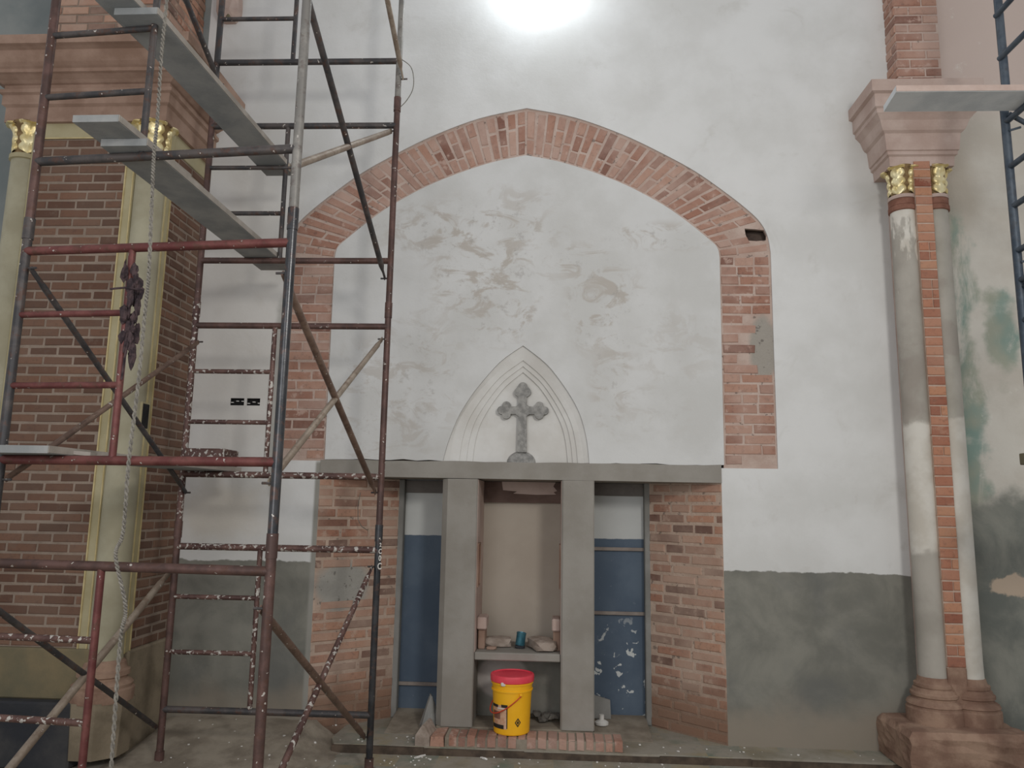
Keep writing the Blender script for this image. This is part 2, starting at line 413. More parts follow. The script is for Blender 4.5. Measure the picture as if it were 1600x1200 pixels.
class MB:
    def __init__(s):
        s.bm = bmesh.new()

    def quadbox(s, pts):
        """pts: 8 corners, bottom 4 ccw then top 4 ccw"""
        v = [s.bm.verts.new(p) for p in pts]
        for f in ((3, 2, 1, 0), (4, 5, 6, 7), (0, 1, 5, 4), (1, 2, 6, 5), (2, 3, 7, 6), (3, 0, 4, 7)):
            s.bm.faces.new([v[i] for i in f])

    def box(s, x0, x1, y0, y1, z0, z1, bev=0.0):
        if bev <= 0:
            s.quadbox([(x0, y0, z0), (x1, y0, z0), (x1, y1, z0), (x0, y1, z0),
                       (x0, y0, z1), (x1, y0, z1), (x1, y1, z1), (x0, y1, z1)])
        else:
            b = bmesh.new()
            bmesh.ops.create_cube(b, size=1.0)
            for v in b.verts:
                v.co = Vector(((x0 + x1) / 2 + v.co.x * (x1 - x0), (y0 + y1) / 2 + v.co.y * (y1 - y0), (z0 + z1) / 2 + v.co.z * (z1 - z0)))
            bmesh.ops.bevel(b, geom=b.edges[:], offset=bev, segments=1, affect='EDGES')
            s.merge(b)

    def merge(s, b, mat=None):
        me = bpy.data.meshes.new('tmp')
        b.to_mesh(me)
        b.free()
        if mat is not None:
            me.transform(mat)
        s.bm.from_mesh(me)
        bpy.data.meshes.remove(me)

    def tube(s, pts, r, n=10, cap=True, flat=None):
        pts = [Vector(p) for p in pts]
        rings = []
        for i, p in enumerate(pts):
            a = pts[max(i - 1, 0)]
            c = pts[min(i + 1, len(pts) - 1)]
            d = (c - a).normalized()
            ref = Vector((0, 0, 1)) if abs(d.z) < 0.9 else Vector((0, 1, 0))
            u = d.cross(ref).normalized()
            w = u.cross(d)
            rr = r[i] if isinstance(r, (list, tuple)) else r
            fl = flat[i] if flat else 1.0
            rings.append([s.bm.verts.new(p + rr * (math.cos(2 * math.pi * k / n) * u * fl + math.sin(2 * math.pi * k / n) * w)) for k in range(n)])
        for a, b in zip(rings, rings[1:]):
            for k in range(n):
                s.bm.faces.new((a[k], a[(k + 1) % n], b[(k + 1) % n], b[k]))
        if cap:
            s.bm.faces.new(rings[0][::-1])
            s.bm.faces.new(rings[-1])

    def lathe(s, c, prof, n=24, a0=0.0, a1=2 * math.pi, jit=None):
        """prof: (radius, z) from bottom to top about vertical axis c=(x,y)"""
        full = abs(a1 - a0 - 2 * math.pi) < 1e-6
        m = n if full else n + 1
        rings = []
        for r, z in prof:
            rings.append([s.bm.verts.new((c[0] + r * math.cos(a0 + (a1 - a0) * k / n), c[1] + r * math.sin(a0 + (a1 - a0) * k / n), z)) for k in range(m)])
        for a, b in zip(rings, rings[1:]):
            for k in range(n):
                s.bm.faces.new((a[k], a[(k + 1) % m], b[(k + 1) % m], b[k]))
        if full:
            if prof[0][0] > 1e-4: s.bm.faces.new(rings[0][::-1])
            if prof[-1][0] > 1e-4: s.bm.faces.new(rings[-1])

    def slab(s, outer, y0, y1, holes=()):
        """outline in x,z filled at y0 (front) and given edges back to y1"""
        loops, edges = [], []
        for lp in [outer] + list(holes):
            vs = [s.bm.verts.new((x, y0, z)) for x, z in lp]
            loops.append(vs)
            for i in range(len(vs)):
                edges.append(s.bm.edges.new((vs[i], vs[(i + 1) % len(vs)])))
        bmesh.ops.triangle_fill(s.bm, use_beauty=True, use_dissolve=False, edges=edges)
        for vs, lp in zip(loops, [outer] + list(holes)):
            bk = [s.bm.verts.new((x, y1, z)) for x, z in lp]
            for i in range(len(vs)):
                j = (i + 1) % len(vs)
                s.bm.faces.new((vs[i], vs[j], bk[j], bk[i]))

    def sweep(s, path, prof):
        """moulding: plan path (outward on the right hand), profile (offset, z)"""
        P = [Vector((x, y)) for x, y in path]
        rows = []
        for i, p in enumerate(P):
            ns = []
            if i > 0:
                d = (P[i] - P[i - 1]).normalized(); ns.append(Vector((d.y, -d.x)))
            if i < len(P) - 1:
                d = (P[i + 1] - P[i]).normalized(); ns.append(Vector((d.y, -d.x)))
            m = sum(ns, Vector((0, 0)))
            m = m / max(m.dot(ns[0]), 1e-6)
            rows.append([s.bm.verts.new((p.x + m.x * o, p.y + m.y * o, z)) for o, z in prof])
        for a, b in zip(rows, rows[1:]):
            for k in range(len(prof) - 1):
                s.bm.faces.new((a[k], b[k], b[k + 1], a[k + 1]))

    def blobs(s, items):
        for c, sc, rot in items:
            b = bmesh.new()
            bmesh.ops.create_icosphere(b, subdivisions=1, radius=1.0)
            mt = Matrix.Translation(c) @ rot.to_4x4() @ Matrix.Diagonal((*sc, 1))
            s.merge(b, mt)

    def rock(s, c, sc, seed, rotz=0.0, sub=2, jit=0.13, clip=0.72):
        rr = random.Random(seed)
        b = bmesh.new()
        bmesh.ops.create_icosphere(b, subdivisions=sub, radius=1.0)
        for v in b.verts:
            v.co *= 1 + rr.uniform(-jit, jit)
            for k in range(3):
                v.co[k] = max(-clip, min(clip, v.co[k]))
        s.merge(b, Matrix.Translation(c) @ Matrix.Rotation(rotz, 4, 'Z') @ Matrix.Diagonal((*sc, 1)))

    def build(s, name, mat, parent=None, smooth=False, angle=40):
        bmesh.ops.recalc_face_normals(s.bm, faces=s.bm.faces)
        me = bpy.data.meshes.new(name)
        s.bm.to_mesh(me)
        s.bm.free()
        me.materials.append(mat)
        if smooth:
            for p in me.polygons: p.use_smooth = True
            me.set_sharp_from_angle(angle=math.radians(angle))
        o = bpy.data.objects.new(name, me)
        COL.objects.link(o)
        if parent is not None:
            rel(o, parent)
        return o


def structure(o):
    o['kind'] = 'structure'
    return o


def boxobj(name, mat, parent, *b, bev=0.0):
    m = MB()
    m.box(*b, bev=bev)
    return m.build(name, mat, parent)


# ---- bricks: one object each; a few rough unit meshes shared
_bm_cache = {}


def brick_mesh(mat, var):
    key = (mat.name, var)
    if key in _bm_cache:
        return _bm_cache[key]
    rr = random.Random(var * 7 + 3)
    c, d = 0.035, 0.09
    j = lambda a: rr.uniform(-a, a)
    f = [(-.5 + c + j(.012), 0, -.5 + d + j(.05)), (.5 - c + j(.012), 0, -.5 + d + j(.05)),
         (.5 - c + j(.012), 0, .5 - d + j(.05)), (-.5 + c + j(.012), 0, .5 - d + j(.05))]
    e = [(-.5 + j(.01), .12, -.5 + j(.03)), (.5 + j(.01), .12, -.5 + j(.03)), (.5 + j(.01), .12, .5 + j(.03)), (-.5 + j(.01), .12, .5 + j(.03))]
    k = [(x, 1.0, z) for x, y, z in e]
    me = bpy.data.meshes.new('brick')
    vs = f + e + k
    fc = [(0, 1, 2, 3)]
    for a in (0, 4):
        for i in range(4):
            q = (i + 1) % 4
            fc.append((a + i, a + 4 + i, a + 4 + q, a + q))
    me.from_pydata(vs, [], fc)
    bm = bmesh.new(); bm.from_mesh(me)
    bmesh.ops.recalc_face_normals(bm, faces=bm.faces)
    if sum(x.normal.y for x in bm.faces if all(v.co.y < 0.01 for v in x.verts)) > 0:
        bmesh.ops.reverse_faces(bm, faces=bm.faces)
    bm.to_mesh(me); bm.free()
    me.materials.append(mat)
    _bm_cache[key] = me
    return me


def brick(parent, mat, c, L, H, D, ang=0.0):
    o = bpy.data.objects.new('brick', brick_mesh(mat, RND.randrange(5)))
    COL.objects.link(o)
    o.location = c
    o.rotation_euler = (0, RND.uniform(-.006, .006), ang)
    o.scale = (L, D, H)
    rel(o, parent)
    return o


def brick_quad(parent, mat, q, y0, y1):
    """wedge brick from four (x,z) corners"""
    cx = sum(p[0] for p in q) / 4; cz = sum(p[1] for p in q) / 4
    jj = lambda: RND.uniform(-.003, .003)
    e = [(x + jj(), z + jj()) for x, z in q]
    f = [(cx + (x - cx) * 0.95, cz + (z - cz) * 0.9) for x, z in e]
    vs = [(x - cx, y0, z - cz) for x, z in f] + [(x - cx, y0 + .006, z - cz) for x, z in e] + [(x - cx, y1, z - cz) for x, z in e]
    fc = [(0, 1, 2, 3)]
    for a in (0, 4):
        for i in range(4):
            k = (i + 1) % 4
            fc.append((a + i, a + 4 + i, a + 4 + k, a + k))
    me = bpy.data.meshes.new('brick')
    me.from_pydata(vs, [], fc)
    bm = bmesh.new(); bm.from_mesh(me)
    bmesh.ops.recalc_face_normals(bm, faces=bm.faces)
    bm.faces.ensure_lookup_table()
    if bm.faces[0].normal.y > 0: bmesh.ops.reverse_faces(bm, faces=bm.faces)
    bm.to_mesh(me); bm.free()
    me.materials.append(mat)
    o = bpy.data.objects.new('brick', me)
    COL.objects.link(o)
    o.location = (cx, 0, cz)
    rel(o, parent)
    return o


def courses(parent, mat, origin, ang, length, z0, z1, ch, joint, blen, depth, proud=0.008, skip=None, minlen=0.05, irregular=0.0):
    """running-bond courses on a vertical face: origin = left end of the face, ang = direction along it"""
    u = Vector((math.cos(ang), math.sin(ang), 0)); n = Vector((-math.sin(ang), math.cos(ang), 0))
    rows = max(1, round((z1 - z0) / ch)); ch = (z1 - z0) / rows
    for r in range(rows):
        s = -blen * (0.5 if r % 2 else 0.0) - (RND.uniform(0, blen * 0.4) if irregular else RND.uniform(0, .02))
        while s < length - 0.01:
            L = blen * (1 + (RND.uniform(-irregular, irregular) if irregular else RND.uniform(-.03, .03)))
            a, b = max(s, 0.0), min(s + L - joint, length)
            if b - a > minlen:
                cs, cz = (a + b) / 2, z0 + (r + .5) * ch
                if not (skip and skip(cs, cz)):
                    p = Vector(origin) + u * cs - n * (proud + RND.uniform(-.003, .003))
                    brick(parent, mat, (p.x, p.y, cz), b - a, (ch - joint) * RND.uniform(.94, 1.0), depth, ang)
            s += L


def catmull(pts, k=5):
    out = []
    for i in range(len(pts) - 1):
        p0 = pts[max(i - 1, 0)]; p1 = pts[i]; p2 = pts[i + 1]; p3 = pts[min(i + 2, len(pts) - 1)]
        for j in range(k):
            t = j / k
            out.append(tuple(0.5 * ((2 * p1[a]) + (-p0[a] + p2[a]) * t + (2 * p0[a] - 5 * p1[a] + 4 * p2[a] - p3[a]) * t * t + (-p0[a] + 3 * p1[a] - 3 * p2[a] + p3[a]) * t ** 3) for a in (0, 1)))
    out.append(pts[-1])
    return out


def mirror(pts):
    return [(-x, z) for x, z in pts]


# ------------------------------------------------------------------ floor
fl = MB()
fl.box(-6, 6, -7.5, 0.7, -0.35, -0.05)
FLOOR = structure(fl.build('floor', M['floor']))
da = MB()
edge = []
x = 6.0
pts = [(-1.23, 0.45), (-1.26, -0.12)]
xx = -1.21
while xx < 5.9:
    pts.append((xx, -0.24 + RND.uniform(-.006, .006))); xx += 0.17
pts += [(6.0, -0.24), (6.0, 0.45)]
bot = [da.bm.verts.new((px_, py_, -0.06)) for px_, py_ in pts]
top = [da.bm.verts.new((px_, py_, 0.0)) for px_, py_ in pts]
da.bm.faces.new(top)
for i in range(len(pts)):
    j = (i + 1) % len(pts)
    da.bm.faces.new((bot[i], bot[j], top[j], top[i]))
da.build('dais', M['floor'], FLOOR)
gr = MB()
xx = -1.22
while xx < 5.9:
    L = RND.uniform(.5, .9)
    gr.box(xx, min(xx + L, 5.95), -0.262 + RND.uniform(-.006, .006), -0.236, -0.06, -0.006 + RND.uniform(-.008, 0.004))
    xx += L
gr.build('step_edging', M['groove'], FLOOR)

# ------------------------------------------------------------------ back wall
OUT = catmull([(0, 4.654), (.37, 4.573), (.74, 4.428), (1.05, 4.266), (1.30, 4.115), (1.52, 3.945), (1.66, 3.825), (1.76, 3.72), (1.815, 3.61), (1.835, 3.48)])
INN = catmull([(0, 4.262), (.31, 4.192), (.70, 4.045), (1.0, 3.882), (1.18, 3.755), (1.37, 3.592), (1.44, 3.52), (1.458, 3.44)])
ZLEG = 1.885
OX_L, OX_R = -1.478, 1.43


def ragged(x0, x1, z, n, a):
    return [(x0 + (x1 - x0) * i / n, z + RND.uniform(-a, a)) for i in range(n + 1)]


notch = [(OX_L, -0.06), (OX_L, ZLEG), (-1.83, ZLEG)] + mirror(OUT)[::-1] + OUT[1:] + [(1.83, 1.872), (OX_R, 1.872), (OX_R, -0.06)]
outer = [(-2.6, -0.06)] + notch + [(2.9, -0.06), (2.9, 6.6), (-2.6, 6.6)]
w = MB()
E1 = [(-2.192, 2.289), (-2.088, 2.289), (-2.088, 2.344), (-2.192, 2.344)]
E2 = [(-2.066, 2.289), (-1.966, 2.289), (-1.966, 2.344), (-2.066, 2.344)]
w.slab(outer, 0.0, 0.04, [E1, E2])
WALL = structure(w.build('wall_back', M['wall']))
b = MB()
b.box(-2.6, OX_L - 0.0, 0.13, 0.6, -0.06, 6.6)
b.box(OX_R, 2.9, 0.13, 0.6, -0.06, 6.6)
b.box(OX_L, OX_R, 0.12, 0.6, 1.9, 6.6)
b.build('wall_core', M['bed_jamb'], WALL)
ty = MB()
z_n = 1.9
RN = 0.0
nicheO = catmull([(0, 2.758), (.173, 2.622), (.30, 2.464), (.39, 2.32), (.44, 2.20), (.475, 2.05), (.492, 1.895)], 4)
nicheOL = catmull([(0, 2.758), (-.17, 2.632), (-.332, 2.441), (-.42, 2.31), (-.478, 2.20), (-.54, 2.03), (-.574, 1.895)], 4)
tyo = mirror(INN)[::-1] + INN[1:] + ragged(1.452, nicheO[-1][0], 1.893, 10, .006) + nicheO[::-1][1:] + nicheOL[1:] + ragged(nicheOL[-1][0], -1.45, 1.9, 9, .006)[1:]
ty.slab(tyo, -0.002, 0.04)
ty.build('tympanum_plaster', M['tymp'], WALL)
wl = MB(); wl.box(-6, -2.6, 0.0, 0.6, -0.06, 6.6)
structure(wl.build('wall_left', M['wallL']))
wr = MB(); wr.box(2.9, 6, 0.0, 0.6, -0.06, 6.6)
structure(wr.build('wall_right', M['wallR']))

# recess behind the pillars
r = MB(); r.box(-1.05, 1.05, 0.5, 0.58, -0.06, 1.9)
REC = structure(r.build('wall_recess', M['recess']))
for sx in (-1, 1):
    m = MB(); m.box(min(sx * .93, sx * .99), max(sx * .93, sx * .99), 0.42, 0.5, 0.0, 1.77, bev=.006)
    m.build('reveal_strip', M['cement_cool'], REC)
for x0, x1, z in ((.527, .935, 1.265), (.527, .935, .787), (-.935, -.57, .232)):
    m = MB(); m.box(x0, x1, .478, .5, z - .013, z + .013, bev=.003)
    m.build('batten', M['wood'], REC)
m = MB()
m.slab([(-.17, 1.766), (-.16, 1.70), (-.05, 1.692), (-.08, 1.675), (.1, 1.668), (.255, 1.672), (.235, 1.69), (.262, 1.70), (.232, 1.735), (.25, 1.766)], .452, .46)
m.build('plaster_patch', M['stone_pink'], REC)
m = MB(); m.box(-.311, .293, .46, .499, 1.605, 1.766, bev=.003); m.build('lintel_shade_band', M['shade_brown'], REC)  # added band, lintel shadow and soffit put into its dark brown
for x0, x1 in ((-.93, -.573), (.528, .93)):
    m = MB(); m.box(x0, x1, .47, .499, 1.67, 1.766, bev=.003); m.build('lintel_shade_band', M['shade_grey'], REC)  # grey bands added to darken the side panels like the lintel's shadow

for x0, x1 in ((.535, .93), (-.93, -.58)):
    m = MB(); m.quadbox([(x0, .02, -.01), (x1, .02, -.01), (x1, .499, -.01), (x0, .499, -.01), (x0, .02, .003), (x1, .02, .003), (x1, .499, .052), (x0, .499, .052)])
    m.build('floor_dust', M['dust'], REC)

# splayed brick jambs
LJ = math.hypot(.46, .42)
AJ = math.atan2(.42, .46)
for side in (-1, 1):
    m = MB()
    xo = OX_L if side < 0 else OX_R
    xi = side * .97
    q = [(xo, 0.0), (xi, .42), (xi, .6), (xo + side * .05, .6)]
    if side > 0: q = q[::-1]
    m.quadbox([(a, bb, -0.06) for a, bb in q] + [(a, bb, 1.77) for a, bb in q])
    J = structure(m.build('wall_jamb_left' if side < 0 else 'wall_jamb_right', M['bed_jamb']))
    if side > 0:
        org = (.97, .42, 0); ang = math.atan2(-.42, xo - .97); ln = math.hypot(.42, xo - .97)
        sk = None
    else:
        org = (xo, 0, 0); ang = math.atan2(.42, -.97 - xo); ln = math.hypot(.42, -.97 - xo)
        sk = lambda s_, z_: 0.02 < s_ < 0.46 and 0.86 < z_ < 1.11
    courses(J, M['brick_jamb'], org, ang, ln, 0.0, 1.765, .0725, .017, .225, .06, .0045, sk, .04, .35)

# ------------------------------------------------------------------ arch of bare brick
ARCH = thing('brick_arch', 'bare pink brick pointed arch band framing the white plaster field', 'arch', (0, 0, ZLEG))
m = MB()
hole = [(1.672, 3.574), (1.735, 3.569), (1.808, 3.576), (1.812, 3.615), (1.795, 3.655), (1.73, 3.662), (1.652, 3.668), (1.658, 3.62)]
ao = [(-1.83, ZLEG - .02)] + mirror(OUT)[::-1] + OUT[1:] + [(1.83, 1.872), (1.452, 1.872)] + INN[::-1] + mirror(INN)[1:] + [(-1.452, ZLEG - .02)]
m.slab(ao, .014, .04, [hole])
m.build('mortar_bed', M['bed_arch'], ARCH)
m = MB()
m.box(1.64, 1.83, .10, .115, 3.55, 3.69)
m.box(1.64, 1.648, .03, .11, 3.55, 3.69)
m.box(1.815, 1.83, .03, .11, 3.55, 3.69)
m.box(1.64, 1.83, .03, .11, 3.55, 3.565)
m.box(1.64, 1.83, .03, .11, 3.67, 3.69)
m.build('missing_brick_cavity', M['cavity'], ARCH)


def resample(pts, n):
    d = [0]
    for a, b2 in zip(pts, pts[1:]): d.append(d[-1] + math.hypot(b2[0] - a[0], b2[1] - a[1]))
    out, k = [], 0
    for i in range(n + 1):
        t = d[-1] * i / n
        while k < len(pts) - 2 and d[k + 1] < t: k += 1
        f = (t - d[k]) / max(d[k + 1] - d[k], 1e-9)
        out.append((pts[k][0] + (pts[k + 1][0] - pts[k][0]) * f, pts[k][1] + (pts[k + 1][1] - pts[k][1]) * f))
    return out


NV = 27
for side in (-1, 1):
    O_, I_ = resample(OUT, NV * 10), resample(INN, NV * 10)
    for i in range(NV):
        a, b2 = i * 10 + RND.uniform(1.0, 1.7), (i + 1) * 10 - RND.uniform(1.0, 1.7)
        def pt(t, f):
            k = int(t); g = t - k
            k1 = min(k + 1, len(O_) - 1)
            ox = O_[k][0] + (O_[k1][0] - O_[k][0]) * g; oz = O_[k][1] + (O_[k1][1] - O_[k][1]) * g
            ix = I_[k][0] + (I_[k1][0] - I_[k][0]) * g; iz = I_[k][1] + (I_[k1][1] - I_[k][1]) * g
            return (side * (ix + (ox - ix) * f), iz + (oz - iz) * f)
        sp = [.03, (.62 if i % 2 else .36) + RND.uniform(-.05, .05), .97]
        if RND.random() < .18: sp = [.03, .97]
        if RND.random() < .2: sp = [.03, .3, .66, .97]
        for f0, f1 in zip(sp, sp[1:]):
            f0_, f1_ = f0 + .015, f1 - .015
            q = [pt(a, f0_), pt(b2, f0_), pt(b2, f1_), pt(a, f1_)]
            cx = sum(p[0] for p in q) / 4; cz = sum(p[1] for p in q) / 4
            if side > 0 and 1.64 < cx < 1.83 and 3.55 < cz < 3.69: continue
            brick_quad(ARCH, M['brick_arch'], q, .0095 + RND.uniform(-.0025, .0035), .03)
    rows = 21
    zt = 3.45
    for rw in range(rows):
        z0 = 1.895 + (zt - 1.895) * rw / rows; h = (zt - 1.895) / rows
        sp = [0, (.235 if rw % 2 else .13) + RND.uniform(-.03, .03), .365]
        if RND.random() < .15: sp = [0, .12 + RND.uniform(-.02, .02), .25, .365]
        for s0, s1 in zip(sp, sp[1:]):
            xa, xb = 1.462 + s0 + .006, 1.462 + s1 - .006
            cx = (xa + xb) / 2
            if side > 0 and cx > 1.66 and 2.5 < z0 < 2.98: xb = min(xb, 1.70); 
            if side > 0 and cx > 1.70 and 2.5 < z0 < 2.98: continue
            if rw == 0 and s0 > 0.05: continue
            zc = z0 + RND.uniform(-.003, .003)
            q = [(side * xa, zc + .006), (side * xb, zc + .006), (side * xb, zc + h - .007), (side * xa, zc + h - .007)]
            brick_quad(ARCH, M['brick_arch'], q, .0095 + RND.uniform(-.0025, .0035), .03)

# ------------------------------------------------------------------ pointed blind niche with cross
NICHE = thing('pointed_niche', 'white pointed blind niche with stepped mouldings above the cement lintel', 'niche', (-.03, 0, 1.9))


def arcset(ws, apex, left_ws):
    R_ = catmull([(0, apex), (ws * .35, apex - (apex - 1.895) * .16), (ws * .61, apex - (apex - 1.895) * .345), (ws * .80, apex - (apex - 1.895) * .52), (ws * .90, apex - (apex - 1.895) * .655), (ws * .965, apex - (apex - 1.895) * .82), (ws, 1.895)], 4)
    L_ = catmull([(0, apex), (-left_ws * .35, apex - (apex - 1.895) * .16), (-left_ws * .61, apex - (apex - 1.895) * .345), (-left_ws * .80, apex - (apex - 1.895) * .52), (-left_ws * .90, apex - (apex - 1.895) * .655), (-left_ws * .965, apex - (apex - 1.895) * .82), (-left_ws, 1.895)], 4)
    return L_[::-1] + R_[1:]


levels = [(nicheOL[::-1] + nicheO[1:], -0.002, .012), (arcset(.452, 2.69, .53), .030, .030), (arcset(.410, 2.654, .46), .040, .052), (arcset(.374, 2.612, .41), .058, .070), (arcset(.338, 2.570, .365), .076, .094)]
for i in range(len(levels) - 1):
    A_, _, yb = levels[i]
    B_, yf, _ = levels[i + 1]
    m = MB()
    va = [m.bm.verts.new((x, levels[i][1], z)) for x, z in A_]
    vb = [m.bm.verts.new((x, levels[i][2], z)) for x, z in A_]
    vc = [m.bm.verts.new((x, yf, z)) for x, z in B_]
    vd = [m.bm.verts.new((x, levels[i + 1][2], z)) for x, z in B_]
    for k in range(len(va) - 1):
        m.bm.faces.new((va[k], va[k + 1], vb[k + 1], vb[k]))
        m.bm.faces.new((vb[k], vb[k + 1], vc[k + 1], vc[k]))
        if i == len(levels) - 2:
            m.bm.faces.new((vc[k], vc[k + 1], vd[k + 1], vd[k]))
    m.build('stepped_moulding', M['white'], NICHE, True, 25)
m = MB(); m.slab(levels[-1][0], .092, .11)
m.build('niche_panel', M['white'], NICHE)

CROSS = thing('relief_cross', 'rough grey stone cross with trefoil ends on a rounded mound', 'cross', (0, .09, 1.9))
m = MB()
YB, YF = .095, .05


def arcpts(cx, cz, r_, a0, a1, n=7):
    return [(cx + r_ * math.cos(math.radians(a0 + (a1 - a0) * i / n)), cz + r_ * math.sin(math.radians(a0 + (a1 - a0) * i / n))) for i in range(n + 1)]


co = [(.034, 1.97), (.031, 2.235)]
co += [(.05, 2.252), (.088, 2.252)] + arcpts(.125, 2.25, .034, 200, 320) + arcpts(.165, 2.28, .03, 260, 460) + arcpts(.125, 2.312, .034, 40, 160) + [(.088, 2.308), (.048, 2.31), (.03, 2.325)]
co += [(.03, 2.378)] + arcpts(.03, 2.418, .032, 300, 410) + arcpts(0, 2.455, .036, 10, 170) + arcpts(-.03, 2.418, .032, 130, 240) + [(-.03, 2.378)]
co += [(-.03, 2.325), (-.048, 2.31), (-.088, 2.308)] + arcpts(-.12, 2.312, .034, 20, 140) + arcpts(-.158, 2.28, .03, 80, 280) + arcpts(-.12, 2.25, .034, 220, 340) + [(-.088, 2.252), (-.05, 2.252), (-.031, 2.235), (-.034, 1.97)]
m.slab(co, YF, YB)
m.build('cross_body', M['crossstone'], CROSS)
m = MB()
m.bm.faces.new([m.bm.verts.new((x, YB, z)) for x, z in [(-.112, 1.893)] + arcpts(-.005, 1.893, .095, 180, 0, 12)])
rows = []
for k in range(7):
    a = k / 6 * math.pi / 2
    rows.append([m.bm.verts.new((-.005 + .108 * math.cos(a) * math.cos(t * math.pi / 12), YB - .055 * math.sin(a), 1.893 + .088 * math.cos(a) * math.sin(t * math.pi / 12))) for t in range(13)])
for a, c in zip(rows, rows[1:]):
    for k in range(12):
        m.bm.faces.new((a[k], a[k + 1], c[k + 1], c[k]))
m.build('mound', M['crossstone'], CROSS, True)

# ------------------------------------------------------------------ lintel, pillars, shelf
LIN = thing('cement_lintel', 'long grey cement lintel across the recess under the arch', 'lintel', (0, .25, 1.77))
m = MB()
n = 24
tp = ragged(OX_L, OX_R, 1.893, n, .004)
m.slab([(OX_L, 1.775)] + tp + [(OX_R, 1.766)], -.008, .5)
m.build('beam', M['cement'], LIN)
for nm, x0, x1, ch, lab in (('cement_pillar', -.572, -.313, .042, 'grey cement pillar left of the yellow bucket'), ('cement_pillar', .294, .527, .012, 'grey cement pillar right of the yellow bucket')):
    T = thing(nm, lab, 'pillar', ((x0 + x1) / 2, .25, .068), 'grey cement pillars of the niche')
    m = MB()
    q = [(x0 + ch, -.012), (x1 - .008, -.012), (x1, -.004), (x1, .499), (x0, .499), (x0, ch - .012)]
    bo = [m.bm.verts.new((a, c, .068)) for a, c in q]
    to = [m.bm.verts.new((a, c, 1.768)) for a, c in q]
    m.bm.faces.new(bo[::-1]); m.bm.faces.new(to)
    for i in range(6):
        j = (i + 1) % 6
        m.bm.faces.new((bo[i], bo[j], to[j], to[i]))
    m.build('shaft', M['cement'], T)
    xj = x1 if x0 < 0 else x0
    sg = 1 if x0 < 0 else -1
    m = MB(); m.box(min(xj, xj + sg * .004), max(xj, xj + sg * .004), .012, .499, .56, 1.765)
    m.build('pink_inner_face', M['stone_pink'], T)
    m = MB()
    for a in ((.05, .06, 1.0, 1.31), (.2, .21, 1.0, 1.31), (.06, .2, 1.0, 1.012), (.06, .2, 1.298, 1.31)):
        m.box(min(xj, xj + sg * .014), max(xj, xj + sg * .014), a[0], a[1], a[2], a[3])
    m.build('recess_frame', M['stone_dust'], T)
    m = MB(); m.box(min(xj + sg * .005, xj + sg * .006), max(xj + sg * .005, xj + sg * .006), .06, .2, 1.012, 1.298)
    m.build('dark_panel', M['collar'], T)
SHELF = thing('stone_shelf', 'cement shelf slab with rubble on it between the two grey pillars', 'shelf', (-.01, .25, .505))
boxobj('slab', M['cement'], SHELF, -.312, .293, .015, .499, .507, .56, bev=.006)
for x0, x1, lab in ((-.308, -.238, 'small stone corbel at the left end of the niche shelf'), (.232, .29, 'small stone corbel at the right end of the niche shelf')):
    T = thing('stone_corbel', lab, 'corbel', ((x0 + x1) / 2, .2, .56), 'corbels at the niche shelf')
    boxobj('block', M['stone_pink'], T, x0, x1, .1, .3, .70, .785, bev=.008)
    boxobj('support', M['stone_dust'], T, x0 + .008, x1 - .012 if x0 < 0 else x1, .13, .3, .56, .70, bev=.006)

m = MB(); m.box(-.312, .293, .30, .498, .067, .506)
m.build('lower_panel', M['lowpanel'], SHELF)

# brick sill in front of the pillars
SILL = thing('brick_sill', 'low sill of bricks on edge under the pillars and bucket', 'sill', (0, -.1, 0))
boxobj('bed', M['dust'], SILL, -.47, .70, -.232, .0, 0.0, .060)
boxobj('niche_floor', M['dust'], SILL, -.565, .52, .0, .49, 0.0, .066)
xx = -.45
while xx < .68:
    wd = RND.uniform(.055, .072)
    brick(SILL, M['brick_arch'], (xx + wd / 2, -.237 + RND.uniform(-.004, .006), .034 + RND.uniform(-.004, .004)), wd - .012, .066, .18)
    xx += wd
T = thing('stone_block', 'pale gable-shaped stone block at the left end of the brick sill', 'stone')
m = MB()
pf = [(-.668, 0), (-.572, 0), (-.572, .062), (-.61, .128), (-.625, .13), (-.668, .065)]
fa = [m.bm.verts.new((x, -.236 + RND.uniform(-.004, .004), z)) for x, z in pf]
ba = [m.bm.verts.new((x + .02, -.06 + RND.uniform(-.006, .006), z)) for x, z in pf]
m.bm.faces.new(fa); m.bm.faces.new(ba[::-1])
for k in range(6):
    m.bm.faces.new((fa[k], ba[k], ba[(k + 1) % 6], fa[(k + 1) % 6]))
m.build('block', M['rubble'], T)
T = thing('broken_brick', 'broken dusty brick between the pointed stone and the sill bricks', 'brick')
m = MB(); m.quadbox([(-.568, -.234, 0), (-.475, -.236, 0), (-.47, -.02, 0), (-.56, -.03, 0), (-.565, -.228, .058), (-.48, -.232, .064), (-.475, -.02, .066), (-.558, -.03, .058)])
m.build('piece', M['brick_arch'], T)
T = thing('shade_heap', 'small grey heap standing in for dark shading beside the left pillar', 'heap')  # added shape in place of the dark shading between blue panel and pillar
m = MB()
m.lathe((-.622, .09), [(.085, 0), (.07, .05), (.045, .14), (.015, .235), (.0, .25)], 11)
rr = random.Random(3)
for v in m.bm.verts:
    v.co += Vector((rr.uniform(-.010, .010), rr.uniform(-.010, .010), rr.uniform(-.012, .012) if v.co.z > .01 else 0))
m.build('heap', M['cement_cool'], T)

